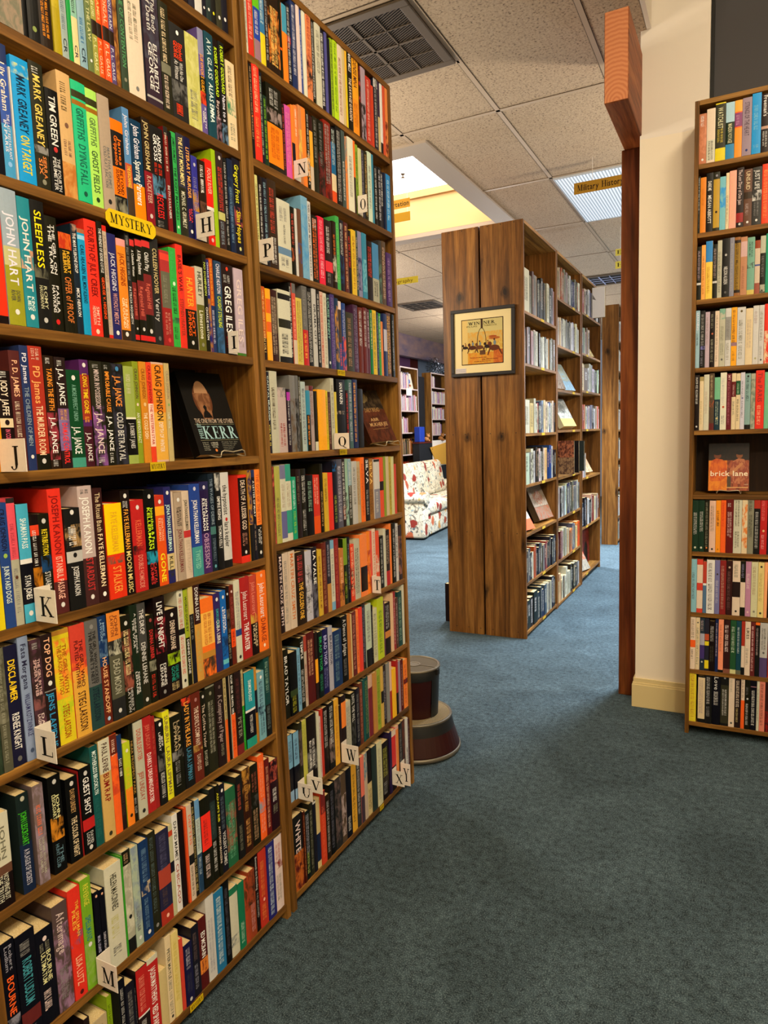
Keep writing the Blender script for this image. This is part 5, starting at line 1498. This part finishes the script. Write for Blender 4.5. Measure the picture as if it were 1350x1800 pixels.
def hang_sign(label, loc, w_, h_, text, bg, fg, ztop, cords=(.25, .75), mg=.06, tw=None):
    t = thing('hanging_sign', label, 'sign', loc, 0)
    strip_sign('sign_board', None, None, (0, 0, 0), 0, w_, h_, text, bg, fg, 0, .003, mg, parent=t, tw=tw)
    for c in cords:
        mb = MB(); mb.tube([(w_*c, -.0015, h_), (w_*c, -.0015, ztop-loc[2])], .0012, 6); mb.build('cord', M['white'], t)
mil = 'Military History'
def mixed(text):
    V, F, x = [], [], 0
    for ch in text:
        v, f, w_ = serif(ch) if ch in SER else layout(ch) if ch != ' ' else ([], [], .26); i = len(V)
        V += [(a+x, b_) for a, b_ in v]; F += [tuple(q+i for q in g_) for g_ in f]; x += w_+.09
    return V, F, x-.09
_s0 = serif
serif = mixed if 0 else serif
hang_sign('mustard hanging sign reading Military History in front of the ceiling light', (-1.068, 5.0, 3.013), .44, .074, mil, 'b08a30', '3a2208', CE-.004, (.28, .78), .05, .30)
hang_sign('mustard hanging sign reading Transportation in front of the skylight', (-2.725, 5.2, 3.221), .33, .069, 'Transportation', 'b3892c', '3a2208', 3.635, (.2, .93), .03)
hang_sign('blank mustard board hanging right below the Transportation sign', (-2.725, 5.198, 3.117), .33, .069, '', 'b08a20', '332208', 3.221, (.2, .93))
hang_sign('pale yellow hanging sign ending in ography near the far ceiling', (-3.36, 6.6, 2.957), .388, .064, 'Geography', 'e3d452', '8a7420', CE-.004, (.2, .93), .13, .28)
hang_sign('small pale yellow sign with E, upper one beside the red-brown post', (-1.080, 6.8, 2.985), .36, .058, 'Electronics', 'e6dc70', '4a4018', CE-.004, (.12, .8), .04, .3)
hang_sign('small pale yellow sign with H, lower one beside the red-brown post', (-1.080, 6.8, 2.870), .36, .064, 'History', 'e6dc70', '4a4018', 2.985, (.12, .8), .04, .24)

# ---------------------------------------------------------------- framed print
t = thing('framed_print', 'black-framed racing print reading WINNER hung on the pine end board', 'picture', (-1.795, 4.5225, 1.802), 0); t.rotation_euler = (0, math.radians(.3), 0)
W_, H_ = .446, .446; mb = MB()
for a in ((0, W_, 0, .022), (0, W_, H_-.022, H_), (0, .022, .022, H_-.022), (W_-.022, W_, .022, H_-.022)): mb.box(a[0], a[1], -.022, 0, a[2], a[3])
bev(mb.build('frame', M['frame'], t), .002); boxo('mount', M['mount'], (.022, W_-.022, -.010, -.001, .022, H_-.022), t)
a0, a1, b0, b1 = .165*W_, .825*W_, .17*H_, .845*H_
mb = MB(); mb.box(a0, a1, -.0115, -.0101, b0, b1, '3c1214')
pw, ph = a1-a0-.010, b1-b0-.010; pm = MB()
items = [('r', 0, 1, .72, 1, 'c9bd84'), ('r', 0, 1, .5, .72, 'd2a650', 'c8b070'), ('r', 0, 1, .25, .5, 'c9a24a', 'd6c070'), ('r', 0, 1, 0, .25, 'd08a34', 'cf9f3c'), ('r', 0, .14, 0, 1, 'd6bc7a'), ('r', .78, 1, 0, .3, 'c87a34', 'b8602a'),
  ('e', .8, .56, .14, .03, 'b06a30'), ('e', .76, .6, .1, .02, 'a85a28')]
def ring(cx_, cz_, rx, rz_, th, c, a0_=0, a1_=360, n=22):
    r = []
    for i in range(n):
        A, B = math.radians(a0_+(a1_-a0_)*i/n), math.radians(a0_+(a1_-a0_)*(i+1)/n)
        r.append(('p', [(cx_+rx*math.cos(A), cz_+rz_*math.sin(A)), (cx_+rx*math.cos(B), cz_+rz_*math.sin(B)), (cx_+(rx-th)*math.cos(B), cz_+(rz_-th)*math.sin(B)), (cx_+(rx-th)*math.cos(A), cz_+(rz_-th)*math.sin(A))], c))
    return r
items += ring(.49, .48, .115, .33, .016, '4a3420', -10, 190) + [('r', .47, .52, .80, 1, '4a3420'), ('r', .44, .58, .20, .30, '6a4a30'), ('r', .375, .392, .28, .48, '5a4028'), ('r', .59, .606, .28, .48, '5a4028')]
for cx_, cz_, s, c in ((.08, .38, .8, '33201a'), (.26, .37, 1.15, '5a3018'), (.44, .37, 1.1, '6e4526'), (.64, .38, 1.0, '33201a'), (.80, .34, 1.5, '6a3a1c')):
    items += [('e', cx_, cz_, .085*s, .042*s, c), ('e', cx_-.07*s, cz_+.06*s, .03*s, .035*s, c), ('p', [(cx_-.08*s, cz_), (cx_-.05*s, cz_+.02), (cx_-.10*s, cz_-.11*s), (cx_-.115*s, cz_-.10*s)], c), ('p', [(cx_+.05*s, cz_), (cx_+.08*s, cz_+.01), (cx_+.13*s, cz_-.10*s), (cx_+.115*s, cz_-.11*s)], c),
              ('e', cx_+.01, cz_+.075*s, .022*s, .035*s, '7a8a90' if s > 1 else 'a8703c'), ('e', cx_+.0, cz_+.125*s, .014*s, .016*s, '5a3a28')]
items += [('u', 'WIN', .16, .45, .885, .955, '1a1418'), ('u', 'NER', .53, .82, .885, .955, '1a1418'), ('t', 'PLUG', .12, .38, .835, .87, '8a8050'), ('t', 'TOBACCO', .54, .86, .835, .87, '8a8050'), ('v', 'Factory of winner plug', .20, .60, .13, .155, '7a3020'), ('v', 'plug tobacco works', .50, .88, .085, .115, '7a2018'), ('v', 'made in the state', .30, .70, .04, .065, '7a3020')]
face_art(pm, pw, ph, 0, items); pm.v = [(a+a0+.005, b_*.35-.0118, c+b0+.005) for a, b_, c in pm.v]
mb.build('print_border', M['sign'], t, colors=True); pm.build('print', M['sign'], t, colors=True)
mb = MB(); mb.box(.026, .105, -.0112, -.0101, .024, .056, 'cfc8c4'); 
for z in (.045, .034):
    for k in range(7): mb.face([(.032+k*.010, -.0114, z), (.039+k*.010, -.0114, z), (.039+k*.010, -.0114, z+.003), (.032+k*.010, -.0114, z+.003)], '8a8c98')
mb.build('price_label', M['sign'], t, colors=True)

# ---------------------------------------------------------------- kick stool
t = thing('kick_stool', 'two-tier maroon kick stool with round ribbed steps beside the bookcase end', 'stool', (-1.305, 2.745, 0), 0)
mb = MB(); mb.lathe([(.178, .012), (.196, .012), (.198, .028), (.173, .112)]); mb.build('base', M['maroon'], t, smooth=False)
mb = MB(); mb.lathe([(.1985, .024), (.204, .021), (.205, .012), (.202, .005), (.192, .005), (.192, .016)]); mb.build('bumper_ring', M['metal'], t, smooth=True)
mb = MB(); mb.lathe([(.1745, .108), (.1655, .150), (.163, .157)]); mb.build('lower_band', M['dkgreen'], t, smooth=True)
mb = MB(); mb.lathe([(.164, .152), (.168, .158), (.165, .165), (.158, .165), (.155, .158)]); mb.build('lower_rim', M['metal'], t, smooth=True)
mb = MB(); mb.lathe([(.156, .156), (.157, .162), (.06, .162)]); mb.build('lower_step_mat', M['mat'], t)
mb = MB(); mb.lathe([(.098, .160), (.112, .345)], 40, 0, 0, math.radians(-175), math.radians(-22)); mb.build('upper_body', M['maroon'], t, smooth=True)
mb = MB(); mb.lathe([(.104, .160), (.1135, .345)], 40, 0, 0, math.radians(-22), math.radians(185)); mb.lathe([(.114, .338), (.116, .372), (.112, .380)]); mb.build('upper_band', M['dkgreen'], t, smooth=True)
mb = MB(); mb.lathe([(.112, .376), (.119, .380), (.117, .388), (.109, .389), (.107, .383)]); mb.build('upper_rim', M['metal'], t, smooth=True)
mb = MB(); mb.lathe([(.109, .380), (.109, .3845), (.001, .3845)]); mb.build('upper_step_mat', M['mat2'], t)
mb = MB(); mb.lathe([(.030, .3846), (.030, .3868), (.022, .3868), (.020, .3850), (.001, .3850)]); mb.box(.03, .108, -.003, .003, .3846, .3866); mb.box(-.108, -.03, -.003, .003, .3846, .3866); mb.build('center_plate', M['metal'], t)
mb = MB(); mb.box(.108, .124, -.02, .006, .355, .382); bev(mb.build('side_latch', M['black'], t), .003)

# ---------------------------------------------------------------- sofa corner
t = thing('floral_sofa', 'cream sofa with red and grey floral upholstery in the far left corner', 'sofa', (-3.777, 8.395, 0), math.radians(90+6))
def soft(name, a, w_=.05, seg=4, sub=False):
    o = boxo(name, M['floral'], a, t); md = o.modifiers.new('b', 'BEVEL'); md.width = w_; md.segments = seg; md.limit_method = 'ANGLE'
    o.data.polygons.foreach_set('use_smooth', [True]*len(o.data.polygons)); return o
soft('base', (.10, 2.80, .02, .70, .03, .30), .02)
soft('arm', (.0, .20, .0, .72, .02, .50), .03); soft('arm', (2.70, 2.90, .0, .72, .02, .50), .03)
for x in (.10, 2.80):
    mb = MB(); n = 20; pr = [(x+.125*math.cos(2*math.pi*k/n), .555+.085*math.sin(2*math.pi*k/n)) for k in range(n)]
    for (ya, yb_) in ((-.02, .70),):
        for k in range(n): a, b_ = pr[k], pr[(k+1) % n]; mb.face([(a[0], ya, a[1]), (a[0], yb_, a[1]), (b_[0], yb_, b_[1]), (b_[0], ya, b_[1])])
        mb.face([(a[0], ya, a[1]) for a in pr]); mb.face([(a[0], yb_, a[1]) for a in pr][::-1])
    o = mb.build('arm_roll', M['floral'], t); o.data.validate()
soft('seat_cushion', (.21, 1.445, .0, .52, .305, .455), .045); soft('seat_cushion', (1.455, 2.69, .0, .52, .305, .455), .045)
for x0, x1 in ((.16, 1.12), (1.14, 1.94), (1.96, 2.74)):
    o = soft('back_cushion', (x0, x1, 0, .20, 0, .58), .09, 6); o.location = (0, .46, .44); o.rotation_euler = (math.radians(-12), 0, 0)
soft('back', (.05, 2.85, .70, .80, .02, .85), .04)
mb = MB()
for x in (.12, 2.78):
    for y in (.08, .72): mb.box(x-.025, x+.025, y-.025, y+.025, 0, .035)
mb.build('feet', M['black'], t)

# ---------------------------------------------------------------- cabinet behind the sofa and what stands on it
t = thing('side_cabinet', 'dark low cabinet behind the sofa holding the blue bin', 'cabinet', (-5.04, 10.80, 0), 0)
boxo('body', M['slate'], (0, .12, 0, 1.76, 0, 1.262), t); bev(boxo('top', M['oxblood'], (-.005, .13, -.01, 1.77, 1.263, 1.288), t), .003)
mb = MB(); mb.box(0, .11, 0, .20, 0, .26, '1c3fb0'); o = bev(mb.build('blue_bin', M['bluebin']), .012, 3); o.location = (-5.02, 10.82, 1.2885)
tag(o, 'bright blue box standing on the dark cabinet behind the sofa', 'box')
t = thing('poster_board', 'large yellow card leaning behind the right back cushion of the sofa', 'board', (-4.893, 11.20, .853), math.radians(90)); mb = MB(); 
P = [(.0, .33), (1.08, .44), (1.08, -.02), (.28, .03)]
mb.face([(a, 0, b_) for a, b_ in P]); mb.face([(a, .008, b_) for a, b_ in P][::-1])
for i in range(4): a, b_ = P[i], P[(i+1) % 4]; mb.face([(a[0], .008, a[1]), (b_[0], .008, b_[1]), (b_[0], 0, b_[1]), (a[0], 0, a[1])])
mb.build('card', M['yellowcard'], t); mb = MB()
for a, b_ in ((.10, .30), (.33, .06)): mb.face([(a+.012*math.cos(i), -.0008, b_+.012*math.sin(i)) for i in [k*math.pi/4 for k in range(8)]])
mb.build('pin', M['black'], t)
o = boxo('white_board', M['white'], (-4.909, -4.903, 11.33, 12.4, .85, 1.305)); tag(o, 'white board standing upright behind the large yellow card', 'board')
def plush(name, label, loc, s, mat):
    t = thing(name, label, 'soft toy', loc, math.radians(40))
    def ball(nm2, c, r, m_):
        mb = MB(); n = 12; prof = [(max(r[0]*math.sin(math.pi*k/n), .0004), c[2]+r[2]*-math.cos(math.pi*k/n)) for k in range(n+1)]; mb.lathe(prof, 16, c[0], c[1]); return mb.build(nm2, m_, t, smooth=True)
    ball('body', (0, 0, .045*s), (.05*s, .05*s, .045*s), mat); ball('head', (.03*s, -.02*s, .10*s), (.035*s, .035*s, .033*s), mat)
    ball('ear', (.01*s, -.02*s, .135*s), (.012*s,)*3, mat); ball('ear', (.05*s, -.02*s, .135*s), (.012*s,)*3, mat)
    for a in (-1, 1): ball('paw', (.045*s, a*.03*s, .02*s), (.02*s, .02*s, .018*s), mat)
plush('toy_bear', 'small tan soft toy right beside the blue box on the cabinet', (-4.985, 11.24, 1.2885), 1.0, M['plush'])
plush('toy_dog', 'darker brown soft toy farther right on the cabinet', (-4.92, 11.75, 1.2885), 1.0, plain('brown_plush', '8a5a2a', .9))
# heap of dark tinsel on top of the far bookcase
rr = random.Random(5); mb = MB()
for k in range(900):
    a = rr.uniform(0, 1); x = rr.uniform(-5.20, -5.07); y = 11.73+a*.78; top = .27*math.sin(math.pi*min(1, a*1.1+.06))**.6; z = 2.563+rr.random()*top; s = .02
    p = Vector((x, y, z)); d1 = Vector([rr.uniform(-1, 1) for _ in range(3)]).normalized()*s; d2 = Vector([rr.uniform(-1, 1) for _ in range(3)]).normalized()*s
    mb.face([p, p+d1, p+d1+d2], 'dde4f0' if (a > .45 and rr.random() < .35) else '1a2226', None, 1 if (a > .45 and rr.random() < .3) else 0)
o = mb.build('tinsel_garland', [M['tinsel'], plain('silver_tinsel', 'c9d4ea', .3, .3)]); tag(o, 'dark garland heaped on top of the far bookcase behind the yellow card', 'garland')
t = thing('notice_card', 'blank white card hung on the far bookcase left of the sofa back', 'card', (-5.052, 10.62, 2.08), math.pi/2)
boxo('card', M['white'], (0, .22, -.002, 0, 0, .12), t)
t = facing_book('white picture book facing out on the far bookcase behind the sofa', (-5.11, 10.77, 2.198), math.radians(86), math.radians(12), .23, .27, .012, 'e0d8cc', [('r', .05, .95, .05, .95, 'e6dfcc'), ('e', .4, .72, .16, .1, '8a3a30'), ('e', .5, .5, .25, .16, '7a90c0'), ('e', .5, .22, .25, .08, 'a86a50')])
# glue the visible list together for the outliner
bpy.context.view_layer.update()
